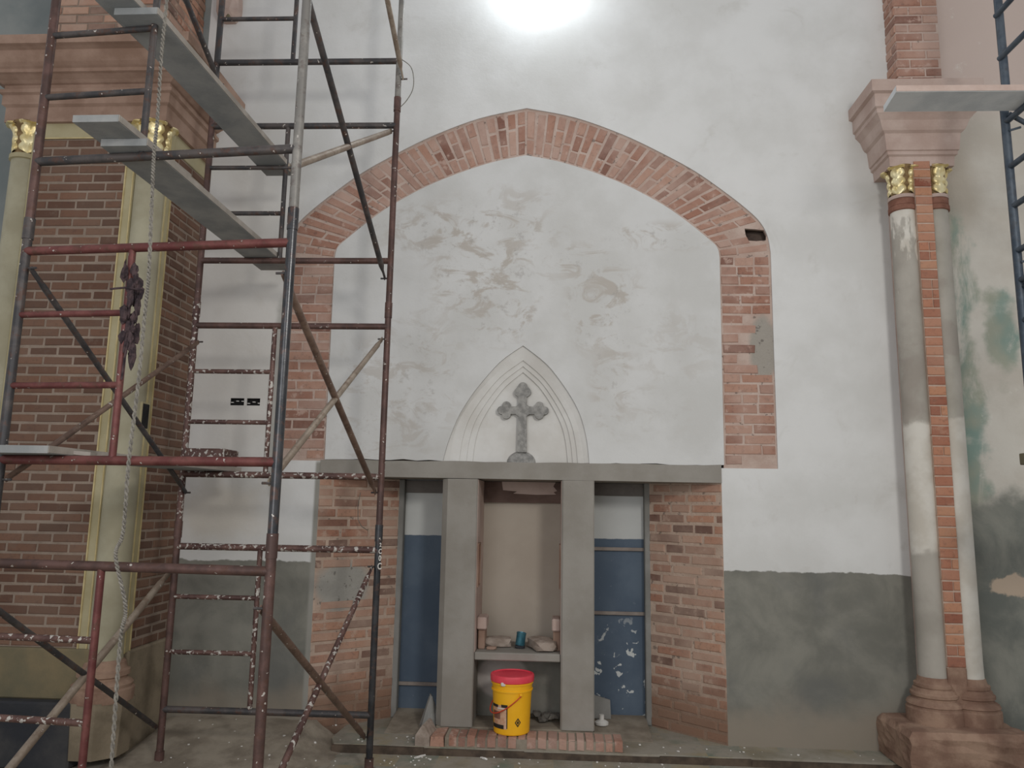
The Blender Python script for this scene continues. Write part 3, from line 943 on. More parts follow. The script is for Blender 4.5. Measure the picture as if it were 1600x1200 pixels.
# ------------------------------------------------------------------ bucket, can, rubble
bx_, by_, bz_ = -.037, -.07, .068
BK = thing('paint_bucket', 'yellow plastic paint bucket with a red lid on the brick sill', 'bucket', (bx_, by_, bz_))
m = MB()
prof = [(.118, bz_), (.122, bz_ + .006), (.130, bz_ + .20), (.1345, bz_ + .272), (.142, bz_ + .274), (.142, bz_ + .283), (.136, bz_ + .286), (.138, bz_ + .318), (.145, bz_ + .320), (.145, bz_ + .329), (.138, bz_ + .332), (.139, bz_ + .35)]
m.lathe((bx_, by_), prof, 40)
m.build('body', M['yellow'], BK, True, 30)
m = MB()
m.lathe((bx_, by_), [(.141, bz_ + .330), (.149, bz_ + .334), (.151, bz_ + .366), (.147, bz_ + .376), (.136, bz_ + .378), (.132, bz_ + .371), (.0, bz_ + .371)], 40)
m.build('lid', M['lid'], BK, True, 30)


def radius_at(z):
    for (r1, z1), (r2, z2) in zip(prof, prof[1:]):
        if z1 <= z <= z2: return r1 + (r2 - r1) * (z - z1) / max(z2 - z1, 1e-6)
    return .13


def patch(name, mat, a0, a1, z0, z1, lift=.0012, n=8):
    m = MB()
    A = [math.radians(-90 + a0 + (a1 - a0) * i / n) for i in range(n + 1)]
    lo = [m.bm.verts.new((bx_ + (radius_at(bz_ + z0) + lift) * math.cos(t), by_ + (radius_at(bz_ + z0) + lift) * math.sin(t), bz_ + z0)) for t in A]
    hi = [m.bm.verts.new((bx_ + (radius_at(bz_ + z1) + lift) * math.cos(t), by_ + (radius_at(bz_ + z1) + lift) * math.sin(t), bz_ + z1)) for t in A]
    for k in range(n):
        m.bm.faces.new((lo[k], lo[k + 1], hi[k + 1], hi[k]))
    return m.build(name, mat, BK)


patch('printed_label', M['label'], -66, -12, .04, .19)
patch('printed_label', M['ink'], -30, -10, .178, .196, .0022)
patch('printed_label', M['ink'], -72, -42, .174, .192, .0022)
patch('printed_label', M['ink'], -13, -10, .045, .19, .0022)
patch('printed_label', M['ink'], -72, -22, .04, .066, .0022)
patch('printed_label', M['offwhite'], -44, -14, .166, .174, .0022)
patch('printed_label', M['collar'], -66, -34, .10, .15, .0022)
m = MB()
for sx in (-1, 1):   # outlined diamond emblem
    zc, ac = bz_ + .085, 22
    def dp(a, z, lift=.0022):
        t = math.radians(-90 + a); r_ = radius_at(z) + lift
        return m.bm.verts.new((bx_ + r_ * math.cos(t), by_ + r_ * math.sin(t), z))
    for (z0, z1) in ((0, 1), (0, -1)):
        m.bm.faces.new((dp(ac, zc + z1 * .030), dp(ac + sx * 9.5, zc), dp(ac + sx * 6, zc), dp(ac, zc + z1 * .019)))
m.bm.faces.new((dp(ac, zc + .013), dp(ac + 3.6, zc), dp(ac, zc - .013), dp(ac - 3.6, zc)))
m.build('diamond_emblem', M['ink'], BK)
m = MB()
hp = []
for i in range(19):
    u_ = i / 18 * math.pi
    a = math.radians(-90 + 28) - u_
    z = bz_ + .258 - .125 * math.sin(u_)
    hp.append((bx_ + .148 * math.cos(a), by_ + .148 * math.sin(a), z))
m.tube(hp, .0038, 8)
m.build('handle', M['handle'], BK, True)
for s_ in (0, math.pi):
    a = math.radians(-90 + 28) + s_
    m = MB()
    m.blobs([(Vector((bx_ + .142 * math.cos(a), by_ + .142 * math.sin(a), bz_ + .26)), (.012, .012, .014), Matrix.Identity(3))])
    m.build('handle_lug', M['yellow'], BK, True)
m = MB(); m.rock((bx_ - .053, by_ - .132, bz_ + .329), (.022, .012, .017), 5)
m.build('plaster_splash', M['offwhite'], BK)

CAN = thing('paint_can', 'small teal tin can standing on rubble on the niche shelf', 'can', (0, .22, .56))
m = MB()
m.lathe((0, 0), [(.034, 0), (.036, .003), (.036, .006), (.034, .008), (.034, .08), (.036, .082), (.036, .088), (.032, .089), (.031, .083), (.0, .083)], 20)
o = m.build('body', M['teal'], CAN, True, 30)
o.matrix_parent_inverse = Matrix.Identity(4)
o.location = (0, 0, .022); o.rotation_euler = (0, .12, 0)
m = MB(); m.rock((0, .22, .572), (.05, .05, .016), 3)
tag(m.build('rubble_chip', M['plinth_dark']), 'dark flat chip under the teal can', 'rubble')
T = thing('rubble_slab', 'flat broken slab lying at the left of the niche shelf', 'rubble', (0, 0, 0), 'rubble pieces on the niche shelf')
m = MB(); m.rock((-.17, .27, .592), (.14, .1, .05), 8, .1); m.build('slab', M['rubble'], T)
T = thing('rubble_slab', 'pale rock with rough broken end at the right of the niche shelf', 'rubble', (0, 0, 0), 'rubble pieces on the niche shelf')
m = MB(); m.rock((.16, .2, .60), (.11, .2, .055), 21, .35); m.build('slab', M['rubble'], T)
T = thing('rubble_chip', 'small chips in front of the left slab on the niche shelf', 'rubble')
m = MB(); m.rock((-.2, .13, .571), (.05, .03, .016), 31); m.build('chip', M['stone_dust'], T)
T = thing('rubble_heap', 'dark rubble heap on the floor under the right end of the shelf', 'rubble')
m = MB()
for i in range(7):
    m.rock((.13 + .022 * i, .22 + RND.uniform(-.07, .04), .09 + RND.uniform(0, .03)), (.045, .05, .03), 40 + i, i, 1)
m.build('heap', M['rubble_dark'], T)
T = thing('cap_fitting', 'small white plastic cap on the floor right of the right pillar', 'fitting')
m = MB(); m.lathe((.595, .30), [(.05, .034), (.05, .05), (.03, .062), (.018, .066), (.018, .10), (.0, .102)], 18); m.build('cap', M['offwhite'], T, True, 30)
T = thing('board_offcut', 'pale board offcut against the blue panel behind the white cap', 'board')
m = MB(); m.quadbox([(.54, .40, .045), (.67, .40, .045), (.67, .415, .045), (.54, .415, .045), (.54, .455, .20), (.668, .455, .165), (.668, .47, .165), (.54, .47, .20)]); m.build('board', M['cement_cool'], T)

# electric boxes on the left of the wall
for i, E_ in enumerate((E1, E2)):
    T = thing('outlet_box', ('left' if i == 0 else 'right') + ' one of two black plaster-smeared outlet holes on the white wall', 'outlet', (E_[0][0] + .05, .0, E_[0][1]), 'outlet holes on the white wall')
    m = MB()
    x0, x1, z0, z1 = E_[0][0], E_[1][0], E_[0][1], E_[2][1]
    m.box(x0, x1, .034, .039, z0, z1)
    for a in ((x0, x0 + .004, z0, z1), (x1 - .004, x1, z0, z1), (x0, x1, z0, z0 + .004), (x0, x1, z1 - .004, z1)):
        m.box(a[0], a[1], .002, .034, a[2], a[3])
    m.build('box', M['dark'], T)
    m = MB()
    for k in range(3):
        m.rock((x0 + .012 + k * .04, .006, z0 + .026 + RND.uniform(-.01, .01)), (.016, .008, .006), 60 + k + i * 5, 0, 1)
    m.build('plaster_smear', M['white'], T)

# ------------------------------------------------------------------ right pilaster
PR = thing('brick_pilaster', 'right pilaster of orange brick between two plastered half columns', 'pilaster', (2.83, -.2, 0))
boxobj('core', M['bed_strip'], PR, 2.774, 2.888, -.285, .0, .25, 4.05)
boxobj('core', M['stone_pink'], PR, 2.705, 2.97, -.19, .0, .25, 4.05)
z = .60
k = 0
while z < 4.0:
    h = RND.uniform(.064, .072)
    if RND.random() < .75:
        brick(PR, M['brick_strip'], (2.831, -.292, z + h / 2), .112, h - .010, .03)
    else:
        brick(PR, M['brick_strip'], (2.808, -.292, z + h / 2), .064, h - .010, .03)
        brick(PR, M['brick_strip'], (2.866, -.292, z + h / 2), .040, h - .010, .03)
    z += h


def capital(parent, c, z0, z1, r0_, r1_, nleaf, gap):
    """gilt bell with lobed acanthus leaves wrapped round it"""
    h = z1 - z0

    def bell(t):
        return r0_ * (.9 + .06 * t) + (r1_ - r0_ * .96) * max(0.0, (t - .55) / .45) ** 2
    m = MB()
    m.lathe(c, [(bell(k / 8), z0 + h * k / 8) for k in range(9)], 24)
    m.build('bell', M['gold_dark'], parent, True)
    for i in range(nleaf):
        a = gap + 2 * math.pi * i / nleaf
        m = MB()
        NU, NVV = 18, 34
        grid = []
        for jv in range(NVV + 1):
            v = jv / NVV
            lob = abs(math.sin(math.pi * (3.5 * v + .12)))
            half = (.80 * (1 - .25 * v)) * (.60 + .40 * lob ** .6) * (math.pi / nleaf) * 1.22
            row = []
            for iu in range(NU + 1):
                u = iu / NU * 2 - 1
                au = abs(u)
                vv = min(1.0, v + .13 * au * (1 - v * .6))
                lift = .014 * (1 - au ** 8) - .004
                lift += .013 * abs(math.sin(math.pi * (3.5 * v + .12))) * math.sin(math.pi * min(1, au * .98)) * (.6 + .4 * au)
                lift += .006 * math.exp(-(u / .12) ** 2)
                lift += .022 * max(0, v - .72) / .28 * (1 - .4 * au)
                r_ = bell(vv) + lift
                z = z0 + h * vv * .99 - .02 * max(0, v - .9) / .1 * 1.0
                an = a + u * half
                row.append(m.bm.verts.new((c[0] + r_ * math.cos(an), c[1] + r_ * math.sin(an), z)))
            grid.append(row)
        for p, q in zip(grid, grid[1:]):
            for k in range(NU):
                m.bm.faces.new((p[k], p[k + 1], q[k + 1], q[k]))
        for row in (grid[-1],):
            bk = [m.bm.verts.new((c[0] + (v.co.x - c[0]) * .8, c[1] + (v.co.y - c[1]) * .8, v.co.z - .006)) for v in row]
            for k in range(NU):
                m.bm.faces.new((row[k], row[k + 1], bk[k + 1], bk[k]))
        m.build('acanthus_leaf', M['gold'], parent, True, 75)


CL, CR, RC = (2.722, -.195), (2.945, -.195), .0885
for c, mt in ((CL, 'shaftL'), (CR, 'shaftR')):
    m = MB(); m.lathe(c, [(RC * 1.03, .50), (RC, .62), (RC * .985, 2.2), (RC * .95, 3.70)], 32)
    m.build('shaft', M[mt], PR, True)
    m = MB(); m.lathe(c, [(RC, 3.70), (RC * 1.08, 3.705), (RC * 1.08, 3.735), (RC, 3.742), (RC * 1.03, 3.745), (RC * 1.03, 3.785), (RC * .98, 3.79)], 32)
    m.build('collar', M['collar'], PR, True, 30)
    m = MB(); m.lathe(c, [(RC * 1.05, 3.79), (RC * 1.08, 3.80), (RC * 1.05, 3.815)], 32)
    m.build('ring', M['stone_pink'], PR, True)
    capital(PR, c, 3.815, 4.035, .080, .096, 4, -2.25 if mt == 'shaftL' else -1.45)
    m = MB(); m.lathe(c, [(.175, .25), (.175, .335), (.165, .345), (.165, .355), (.172, .36), (.165, .375), (.135, .395), (.135, .405), (.145, .412), (.145, .43), (.132, .438), (.128, .455), (.115, .462), (.12, .47), (.12, .487), (.105, .495), (.095, .53)], 36)
    m.build('base_moulding', M['stone_base'], PR, True, 30)
m = MB()
m.box(2.772, 2.892, -.294, 0, .25, .605, bev=.01)
m.rock((2.832, -.25, .46), (.085, .06, .07), 12, .3)
m.build('base_infill', M['stone_base'], PR)
m = MB()
b_ = bmesh.new()
bmesh.ops.create_cube(b_, size=1.0)
bmesh.ops.subdivide_edges(b_, edges=b_.edges[:], cuts=6, use_grid_fill=True)
rr = random.Random(4)
for v in b_.verts:
    top_ = v.co.z > .4
    sh = .06 if top_ else 0
    v.co = Vector((2.80 + v.co.x * (.76 - sh) + rr.uniform(-.007, .007), -.25 + v.co.y * (.5 - sh) + rr.uniform(-.007, .007), .128 + v.co.z * .25 + rr.uniform(-.004, .004)))
m.merge(b_)
m.build('plinth', M['stone_base'], PR)
profR = [(0, 4.02), (.03, 4.02), (.035, 4.09), (.05, 4.10), (.05, 4.125), (.06, 4.13), (.07, 4.25), (.09, 4.265), (.10, 4.285), (.115, 4.33), (.14, 4.36), (.15, 4.37), (.15, 4.40), (.165, 4.41), (.165, 4.505), (.19, 4.515), (.19, 4.60), (0, 4.62)]
m = MB(); m.sweep([(2.645, 0), (2.645, -.25), (3.03, -.25), (3.03, 0)], profR)
m.bm.faces.new([m.bm.verts.new(p) for p in ((2.645, 0, 4.021), (2.645, -.25, 4.021), (3.03, -.25, 4.021), (3.03, 0, 4.021))])
m.bm.faces.new([m.bm.verts.new(p) for p in ((2.645, 0, 4.62), (2.645, -.25, 4.62), (3.03, -.25, 4.62), (3.03, 0, 4.62))])
m.build('cornice', M['stone_pink'], PR)
boxobj('upper_pier', M['bed_arch'], PR, 2.768, 3.08, -.165, 0, 4.62, 6.3)
courses(PR, M['brick_arch'], (2.768, -.165, 0), 0, .312, 4.63, 6.2, .071, .012, .215, .05, .007)
courses(PR, M['brick_arch'], (2.768, 0, 0), -math.pi / 2, .165, 4.63, 6.2, .071, .012, .215, .05, .007)

# ------------------------------------------------------------------ left pier
XR, YF_, XL = -2.515, -.70, -3.63
PL = thing('brick_pier', 'large left pier of dark red brick panels with gilt cream corner column', 'pier', (-3.05, -.35, 0))
m = MB()
m.box(XL + .14, XR - .14, YF_ + .03, 0, .6, 4.2)
m.box(XL + .03, XR - .03, -.55, 0, .6, 4.2)
m.build('core', M['cream'], PL)
FP = boxobj('front_panel', M['bed_pier'], PL, -3.395, -2.752, YF_ + .008, YF_ + .04, .64, 4.085)
courses(FP, M['brick_pier'], (-3.395, YF_ + .008, 0), 0, .643, .645, 4.08, .0645, .0145, .205, .03, .004, None, .025)
SP = boxobj('side_panel', M['bed_pier'], PL, XR - .04, XR - .008, -.53, 0, .60, 4.07)
courses(SP, M['brick_pier'], (XR - .008, -.53, 0), math.pi / 2, .53, .605, 4.065, .0645, .0145, .205, .03, .004, None, .025)
# cream frame strips and gilt beads
for a in ((-2.752, -2.69, YF_ - .004, YF_ + .03, .62, 4.20), (-3.455, -3.395, YF_ - .004, YF_ + .03, .62, 4.20), (-3.395, -2.752, YF_ - .002, YF_ + .03, 4.085, 4.20)):
    boxobj('cream_strip', M['cream_strip'], PL, *a, bev=.004)
for a in ((XR - .03, XR + .004, -.60, -.53, .6, 4.20), (XR - .03, XR + .002, -.53, 0, 4.07, 4.20)):
    boxobj('cream_strip', M['cream_strip'], PL, *a, bev=.004)
for a in ((-2.757, -2.747, YF_ - .010, YF_ + .0, .63, 4.09), (-3.40, -3.39, YF_ - .010, YF_ + .0, .63, 4.09), (-3.39, -2.757, YF_ - .008, YF_, 4.078, 4.088),
          (-2.70, -2.692, YF_ - .008, YF_, .63, 4.18)):
    boxobj('gilt_bead', M['goldline'], PL, *a)
for a in ((XR - .002, XR + .010, -.535, -.526, .6, 4.07), (XR - .002, XR + .008, -.012, -.002, .6, 4.07), (XR - .002, XR + .009, -.596, -.589, .6, 4.18)):
    boxobj('gilt_bead', M['goldline'], PL, *a)
CP = (-2.612, -.630)
CP2 = (-3.53, -.630)
for c in (CP, CP2):
    m = MB(); m.lathe(c, [(.108, .56), (.105, .7), (.102, 2.2), (.098, 3.93)], 32)
    m.build('shaft', M['cream'], PL, True)
    m = MB(); m.lathe(c, [(.10, 3.93), (.112, 3.935), (.112, 3.965), (.10, 3.972)], 32)
    m.build('collar', M['cream_strip'], PL, True, 30)
    capital(PL, c, 3.97, 4.21, .095, .118, 4, -1.0)
    m = MB(); m.lathe(c, [(.19, .33), (.19, .40), (.175, .41), (.18, .43), (.165, .445), (.14, .46), (.14, .47), (.155, .48), (.155, .51), (.135, .52), (.125, .56), (.11, .575)], 32)
    m.build('base_moulding', M['stone_base'], PL, True, 30)
    m = MB(); m.lathe(c, [(.185, .56 - .55), (.2, .34)], 8, math.radians(22.5), math.radians(22.5) + 2 * math.pi)
    m.build('base_drum', M['plinth_dust'], PL)
m = MB()
m.box(XL + .02, XR - .10, -.73, 0, .34, .645, bev=.01)
m.build('ochre_plinth', M['plinth_ochre'], PL)
m = MB()
m.box(XL - .02, XR - .17, -.80, 0, -.05, .34, bev=.012)
m.build('dark_plinth', M['plinth_dark'], PL)
m = MB()
m.box(XR - .2, XR + .02, -.56, 0, -.05, .61, bev=.012)
m.build('side_plinth', M['plinth_dust'], PL)
profL = [(0, 4.195), (.03, 4.195), (.03, 4.305), (.05, 4.32), (.05, 4.39), (.07, 4.40), (.07, 4.425), (.045, 4.435), (.045, 4.465), (.06, 4.47), (.08, 4.485), (.12, 4.505), (.14, 4.51), (.14, 4.535), (.155, 4.545), (.175, 4.565), (.20, 4.61), (.205, 4.635), (.235, 4.645), (.262, 4.65), (.262, 4.715), (0, 4.75)]
m = MB(); m.sweep([(XL, 0), (XL, YF_), (XR, YF_), (XR, 0)], profL)
for zc in (4.196, 4.75):
    m.bm.faces.new([m.bm.verts.new(p) for p in ((XL, 0, zc), (XL, YF_, zc), (XR, YF_, zc), (XR, 0, zc))])
m.build('entablature', M['stone_dust'], PL)
boxobj('upper_pier', M['bed_pier'], PL, -3.5, -2.655, -.6, 0, 4.74, 6.4)
UP = PL.children[-1]
courses(UP, M['brick_jamb'], (-3.5, -.6, 0), 0, .845, 4.755, 6.3, .07, .012, .205, .03, .007)
courses(UP, M['brick_jamb'], (-2.655, -.6, 0), math.pi / 2, .6, 4.755, 6.3, .07, .012, .205, .03, .007)
# switch hole in the corner column
T = thing('switch_box', 'dark rectangular switch hole low on the cream corner column', 'switch', (-2.505, -.58, 2.05))
boxobj('recess', M['dark'], T, -2.524, -2.498, -.655, -.575, 2.05, 2.215, bev=.004)
boxobj('rim', M['cream_strip'], T, -2.522, -2.5015, -.664, -.566, 2.04, 2.225, bev=.003)
# bracket at top left
T = thing('broken_bracket', 'broken pinkish stone bracket with mossy edge high on the wall left', 'bracket', (-2.42, 0, 5.4))
m = MB(); m.rock((-2.43, -.04, 5.62), (.13, .10, .28), 77, 0, 2, .1); m.build('stone', M['stone_pink'], T)
m = MB()
for i in range(7): m.rock((-2.335 - .012 * i, -.07, 5.70 - .045 * i), (.028, .04, .035), 80 + i, i, 1)
m.build('mossy_edge', M['plinth_ochre'], T)

# ------------------------------------------------------------------ scaffold tower on the left
A, B, C, D = (-.97, -2.28), (-.885, -.61), (-2.205, -.625), (-2.315, -2.165)
TOW = thing('scaffold_tower', 'tall rusty tubular scaffold tower standing before the left pier', 'scaffold', (-1.6, -1.4, -.05), 'scaffold towers')
TR = .0215


def P3(p, z): return Vector((p[0], p[1], z))


def lerp(p, q, t): return (p[0] + (q[0] - p[0]) * t, p[1] + (q[1] - p[1]) * t)


def tb(name, mat, a, c, r_=TR, par=TOW, n=12, flat=None):
    m = MB(); m.tube([a, c], r_, n)
    return m.build(name, M[mat], par, True, 60)


JZ = [-.05, 1.43, 2.905, 4.395, 6.3]
mats = {'A': ['tube_brown', 'tube_black', 'tube_grey', 'tube_grey'], 'B': ['tube_black', 'tube_brown', 'tube_brown', 'tube_grey'],
        'C': ['tube_brown', 'tube_spat', 'tube_brown', 'tube_dark'], 'D': ['tube_brown', 'tube_dark', 'tube_brown', 'tube_brown']}
POSTB = None
for nm, p in (('A', A), ('B', B), ('C', C), ('D', D)):
    for t in range(4):
        z0, z1 = JZ[t], JZ[t + 1]
        o = tb('post', mats[nm][t], P3(p, z0), P3(p, z1), TR + (.0012 if nm == 'A' else 0))
        if nm == 'B' and t == 0: POSTB = o
        if t < 3:
            tb('coupling_sleeve', mats[nm][t], P3(p, z1 - .09), P3(p, z1 + .015), TR + .004)
    m = MB(); m.lathe(p, [(.06, -.05), (.06, -.042), (.028, -.04), (.028, .03)], 14)
    m.build('base_plate', M['tube_brown'], TOW)
tiers = [(.28, 1.285), (1.752, 2.755), (3.213, 4.20), (4.69, 5.68)]
bar_mat_front = [('tube_brown', 'tube_brown'), ('tube_red', 'tube_red'), ('tube_dark', 'tube_dark'), ('tube_dark', 'tube_dark')]
bar_mat_rear = [('tube_dark', 'tube_spat'), ('tube_spat', 'tube_brown'), ('tube_brown', 'tube_dark'), ('tube_dark', 'tube_dark')]
for (L_, R_, mt, inner, front) in ((D, A, bar_mat_front, .415, True), (C, B, bar_mat_rear, .418, False)):
    for t, (zb, ztp) in enumerate(tiers):
        tb('crossbar', mt[t][0], P3(L_, zb), P3(R_, zb))
        tb('crossbar', mt[t][1], P3(L_, ztp), P3(R_, ztp))
        sp = lerp(L_, R_, inner)
        im = 'tube_red' if (front and t < 2) else ('tube_dark' if t > 1 else 'tube_spat')
        tb('inner_post', im, P3(sp, zb), P3(sp, ztp), .0165)
        for f in (.345, .685):
            zz = zb + (ztp - zb) * f
            tb('rung', ('tube_red' if front and t == 1 else ('tube_spat' if t < 2 else 'tube_dark')), P3(L_, zz), P3(sp, zz), .0155)


def brace(p, za, q, zb, mat, off, r_=.016):
    d = Vector((q[0] - p[0], q[1] - p[1], 0)).normalized()
    nrm = Vector((d.y, -d.x, 0)) * off
    a, c = P3(p, za) + nrm, P3(q, zb) + nrm
    v = (c - a)
    m = MB()
    m.tube([a, a + v * .035, a + v * .06, a + v * .94, a + v * .965, c], r_, 10, True, [.3, .3, 1, 1, .3, .3])
    o = m.build('diagonal_brace', M[mat], TOW, True, 60)
    for e in (a, c):
        m = MB(); m.tube([e - nrm.normalized() * (abs(off) + .012), e + nrm.normalized() * .03], .006, 8)
        m.build('brace_pin', M['tube_dark'], TOW)


brace(A, 2.61, B, 1.65, 'brace_brown', -.034, .0185)
brace(B, 2.67, A, 1.66, 'brace_tan', .034, .0165)
brace(A, 4.10, B, 3.09, 'tube_dark', -.034, .0185)
brace(B, 4.16, A, 3.12, 'brace_tan', .034, .0185)
brace(A, 1.13, B, .15, 'brace_brown', -.034, .0185)
brace(B, 1.18, A, .17, 'tube_spat', .034, .0165)
brace(A, 5.57, B, 4.55, 'brace_tan', .034, .0185)
brace(D, 2.67, C, 1.63, 'tube_dark', .034, .0155)
brace(C, 2.64, D, 1.66, 'brace_brown', -.034, .0155)
brace(D, 1.14, C, .17, 'tube_dark', -.034, .0155)
brace(C, 1.12, D, .10, 'brace_tan', .034, .0215)
brace(D, 5.50, C, 4.52, 'tube_dark', .034, .0185)

# white hand-painted marks on the black rear post
d_ = (Vector((.245, -5.6)) - Vector(B)).normalized()
ang = math.atan2(d_.y, d_.x) + .55
for ch, zc, sz in (('2', 1.318, .034), ('C', 1.277, .042), ('0', 1.234, .048), ('C', 1.184, .056)):
    cu = bpy.data.curves.new('painted_mark', 'FONT')
    cu.body = ch; cu.size = sz; cu.align_x = 'CENTER'; cu.align_y = 'CENTER'; cu.extrude = .0006; cu.offset = .0012
    tmp = bpy.data.objects.new('tmp', cu)
    COL.objects.link(tmp)
    bpy.context.view_layer.update()
    me = bpy.data.meshes.new_from_object(tmp.evaluated_get(bpy.context.evaluated_depsgraph_get()))
    bpy.data.objects.remove(tmp)
    o = bpy.data.objects.new('painted_mark', me)
    me.materials.clear(); me.materials.append(M['offwhite'])
    COL.objects.link(o)
    rt = Matrix.Rotation(ang + math.pi / 2, 4, 'Z') @ Matrix.Rotation(math.pi / 2, 4, 'X') @ Matrix.Diagonal((.8, 1, 1, 1))
    o.parent = POSTB
    o.matrix_local = Matrix.Translation((B[0] + (TR + .0035) * math.cos(ang), B[1] + (TR + .0035) * math.sin(ang), zc)) @ rt

# planks on the tower
def plank(name, label, x0, x1, y0, y1, z0, th, skew=0.0, group=None, two=False, z_end=None):
    T = thing(name, label, 'plank', ((x0 + x1) / 2, (y0 + y1) / 2, z0), 'planks laid on the scaffolds')
    ze = z0 if z_end is None else z_end
    m = MB()
    m.quadbox([(x0, y0, z0), (x1, y0, z0), (x1 + skew, y1, ze), (x0 + skew, y1, ze), (x0, y0, z0 + th), (x1, y0, z0 + th), (x1 + skew, y1, ze + th), (x0 + skew, y1, ze + th)])
    m.build('board', M['plank'], T)
    m = MB(); m.quadbox([(x1 + .0005, y0 + .002, z0 + .003), (x1 + .004, y0 + .002, z0 + .003), (x1 + skew + .004, y1, ze + .003), (x1 + skew + .0005, y1, ze + .003),
                         (x1 + .0005, y0 + .002, z0 + th), (x1 + .004, y0 + .002, z0 + th), (x1 + skew + .004, y1, ze + th), (x1 + skew + .0005, y1, ze + th)])
    m.build('pale_edge', M['plank_edge'], T)
    return T


zr = tiers[2][0] + (tiers[2][1] - tiers[2][0]) * .685 + .0165
plank('scaffold_plank', 'upper grey scaffold plank running back from the front rung to the wall', -1.915, -1.70, -2.30, -.45, zr, .036, .06)
plank('scaffold_plank', 'short plank end stacked on the upper grey scaffold plank', -1.985, -1.80, -2.42, -1.75, zr + .038, .034, .06)
zr = tiers[2][0] + .0225
plank('scaffold_plank', 'lower grey scaffold plank running back towards the arch springing', -1.925, -1.70, -2.28, -.33, zr, .036, .03)
plank('scaffold_plank', 'short plank end stacked on the lower grey scaffold plank', -1.965, -1.75, -2.44, -1.8, zr + .038, .034, .03)
zr = tiers[1][0] + .0225
plank('scaffold_plank', 'lowest scaffold plank crossing beside the pier on red tube', -2.30, -1.99, -2.32, -.40, zr, .034, .08)
T = thing('splashed_block', 'dark paint-splashed block lying on the rear end of lowest plank', 'block')
m = MB(); m.box(-2.19, -1.925, -.66, -.42, zr + .035, zr + .145, bev=.006); m.build('block', M['tube_spat'], T)
T = thing('pale_lath', 'pale lath lying across the front red tube at the left', 'lath')
m = MB(); m.quadbox([(-2.75, -2.2, zr + .06), (-1.9, -2.15, zr + .0), (-1.9, -2.10, zr + .0), (-2.75, -2.14, zr + .06), (-2.75, -2.2, zr + .078), (-1.9, -2.15, zr + .018), (-1.9, -2.10, zr + .018), (-2.75, -2.14, zr + .078)])
m.build('lath', M['plank_edge'], T)

# rope, rag and tie wires
ROPE = [(-1.559, 4.508), (-1.559, 3.856), (-1.559, 3.564), (-1.55, 3.282), (-1.55, 3.106), (-1.541, 2.921), (-1.523, 2.568), (-1.523, 2.4), (-1.523, 2.065), (-1.532, 1.739), (-1.528, 1.448), (-1.55, 1.351), (-1.488, 1.148), (-1.497, 1.016), (-1.488, 0.627), (-1.479, 0.275), (-1.46, -0.04)]
RP = catmull(ROPE, 8)
m = MB()
for ph in (0, math.pi):
    fine = []
    for i in range(len(RP) - 1):
        for j in range(4):
            t = j / 4
            fine.append((RP[i][0] + (RP[i + 1][0] - RP[i][0]) * t, RP[i][1] + (RP[i + 1][1] - RP[i][1]) * t))
    m.tube([(x + .005 * math.cos(k * 1.1 + ph), -2.47 + .005 * math.sin(k * 1.1 + ph), zz) for k, (x, zz) in enumerate(fine)], .0045, 5)
o = m.build('rope', M['rope'], None, True)
tag(o, 'twisted grey rope hanging down the left scaffold to the floor', 'rope')
T = thing('rag_knot', 'dark frayed rag knotted round the red inner scaffold post', 'rag', (-1.765, -2.2, 2.4))
m = MB()
sp = lerp(D, A, .415)
for i in range(26):
    m.rock((sp[0] + .012 + RND.uniform(-.02, .045), sp[1] - .008 + RND.uniform(-.03, .02), 2.64 - .0165 * i), (RND.uniform(.008, .02), RND.uniform(.008, .016), RND.uniform(.022, .052)), 100 + i, i, 2, .35, 2)
m.build('knot', M['rag'], T)
m = MB()
m.tube([(sp[0] - .07, sp[1] - .03, 2.545), (sp[0], sp[1] - .035, 2.55), (sp[0] + .09, sp[1] - .03, 2.54)], .005, 6)
m.tube([(sp[0] + .04, sp[1] - .02, 2.35), (sp[0] + .03, sp[1] - .03, 2.22), (sp[0] + .02, sp[1] - .02, 2.12)], .006, 6)
m.build('loose_end', M['rag'], T)
m = MB(); m.tube([(x, -.62, z) for x, z in catmull([(-.87, 4.70), (-.80, 4.64), (-.775, 4.55), (-.78, 4.46), (-.82, 4.38), (-.865, 4.33)], 6)], .0028, 6)
tag(m.build('tie_wire', M['wire']), 'thin loop of wire sticking out from the rear scaffold post', 'wire')
m = MB(); m.tube([(-1.21, .15, 1.66), (-1.22, .13, 1.56), (-1.215, .135, 1.46), (-1.19, .15, 1.41), (-1.15, .19, 1.38)], .003, 6)
tag(m.build('hanging_wire', M['wire']), 'thin bent wire hanging on the left brick jamb', 'wire')

# ------------------------------------------------------------------ right scaffold
TX = thing('scaffold_tower', 'blue-grey steel scaffold at the right edge of the picture', 'scaffold', (2.9, -1.8, -.05), 'scaffold towers')
for X_ in (2.885, 4.4):
    for Y_ in (-1.2, -2.4):
        tb('post', 'tube_blue', (X_ + .02, Y_, 3.96), (X_ + .02, Y_, 6.2), TR + .002, TX)
        tb('post', 'tube_blue', (X_, Y_, -.05), (X_, Y_, 3.96), TR + .002, TX)
        m = MB(); m.lathe((X_, Y_), [(.06, -.05), (.06, -.042), (.028, -.04), (.028, .03)], 14); m.build('base_plate', M['tube_blue'], TX)
    for zz in (.4, .9, 1.35, 1.825, 2.4, 2.665, 2.90, 3.075, 3.345, 3.585, 3.865, 4.275, 4.555, 4.85, 5.2):
        tb('rung', 'tube_blue', (X_, -1.2, zz), (X_, -2.4, zz), .0175, TX)
for za, zb in ((2.85, 3.95), (3.9, 2.9)):
    tb('diagonal_brace', 'tube_blue', (2.885, -1.24, za), (4.4, -1.24, zb), .014, TX)
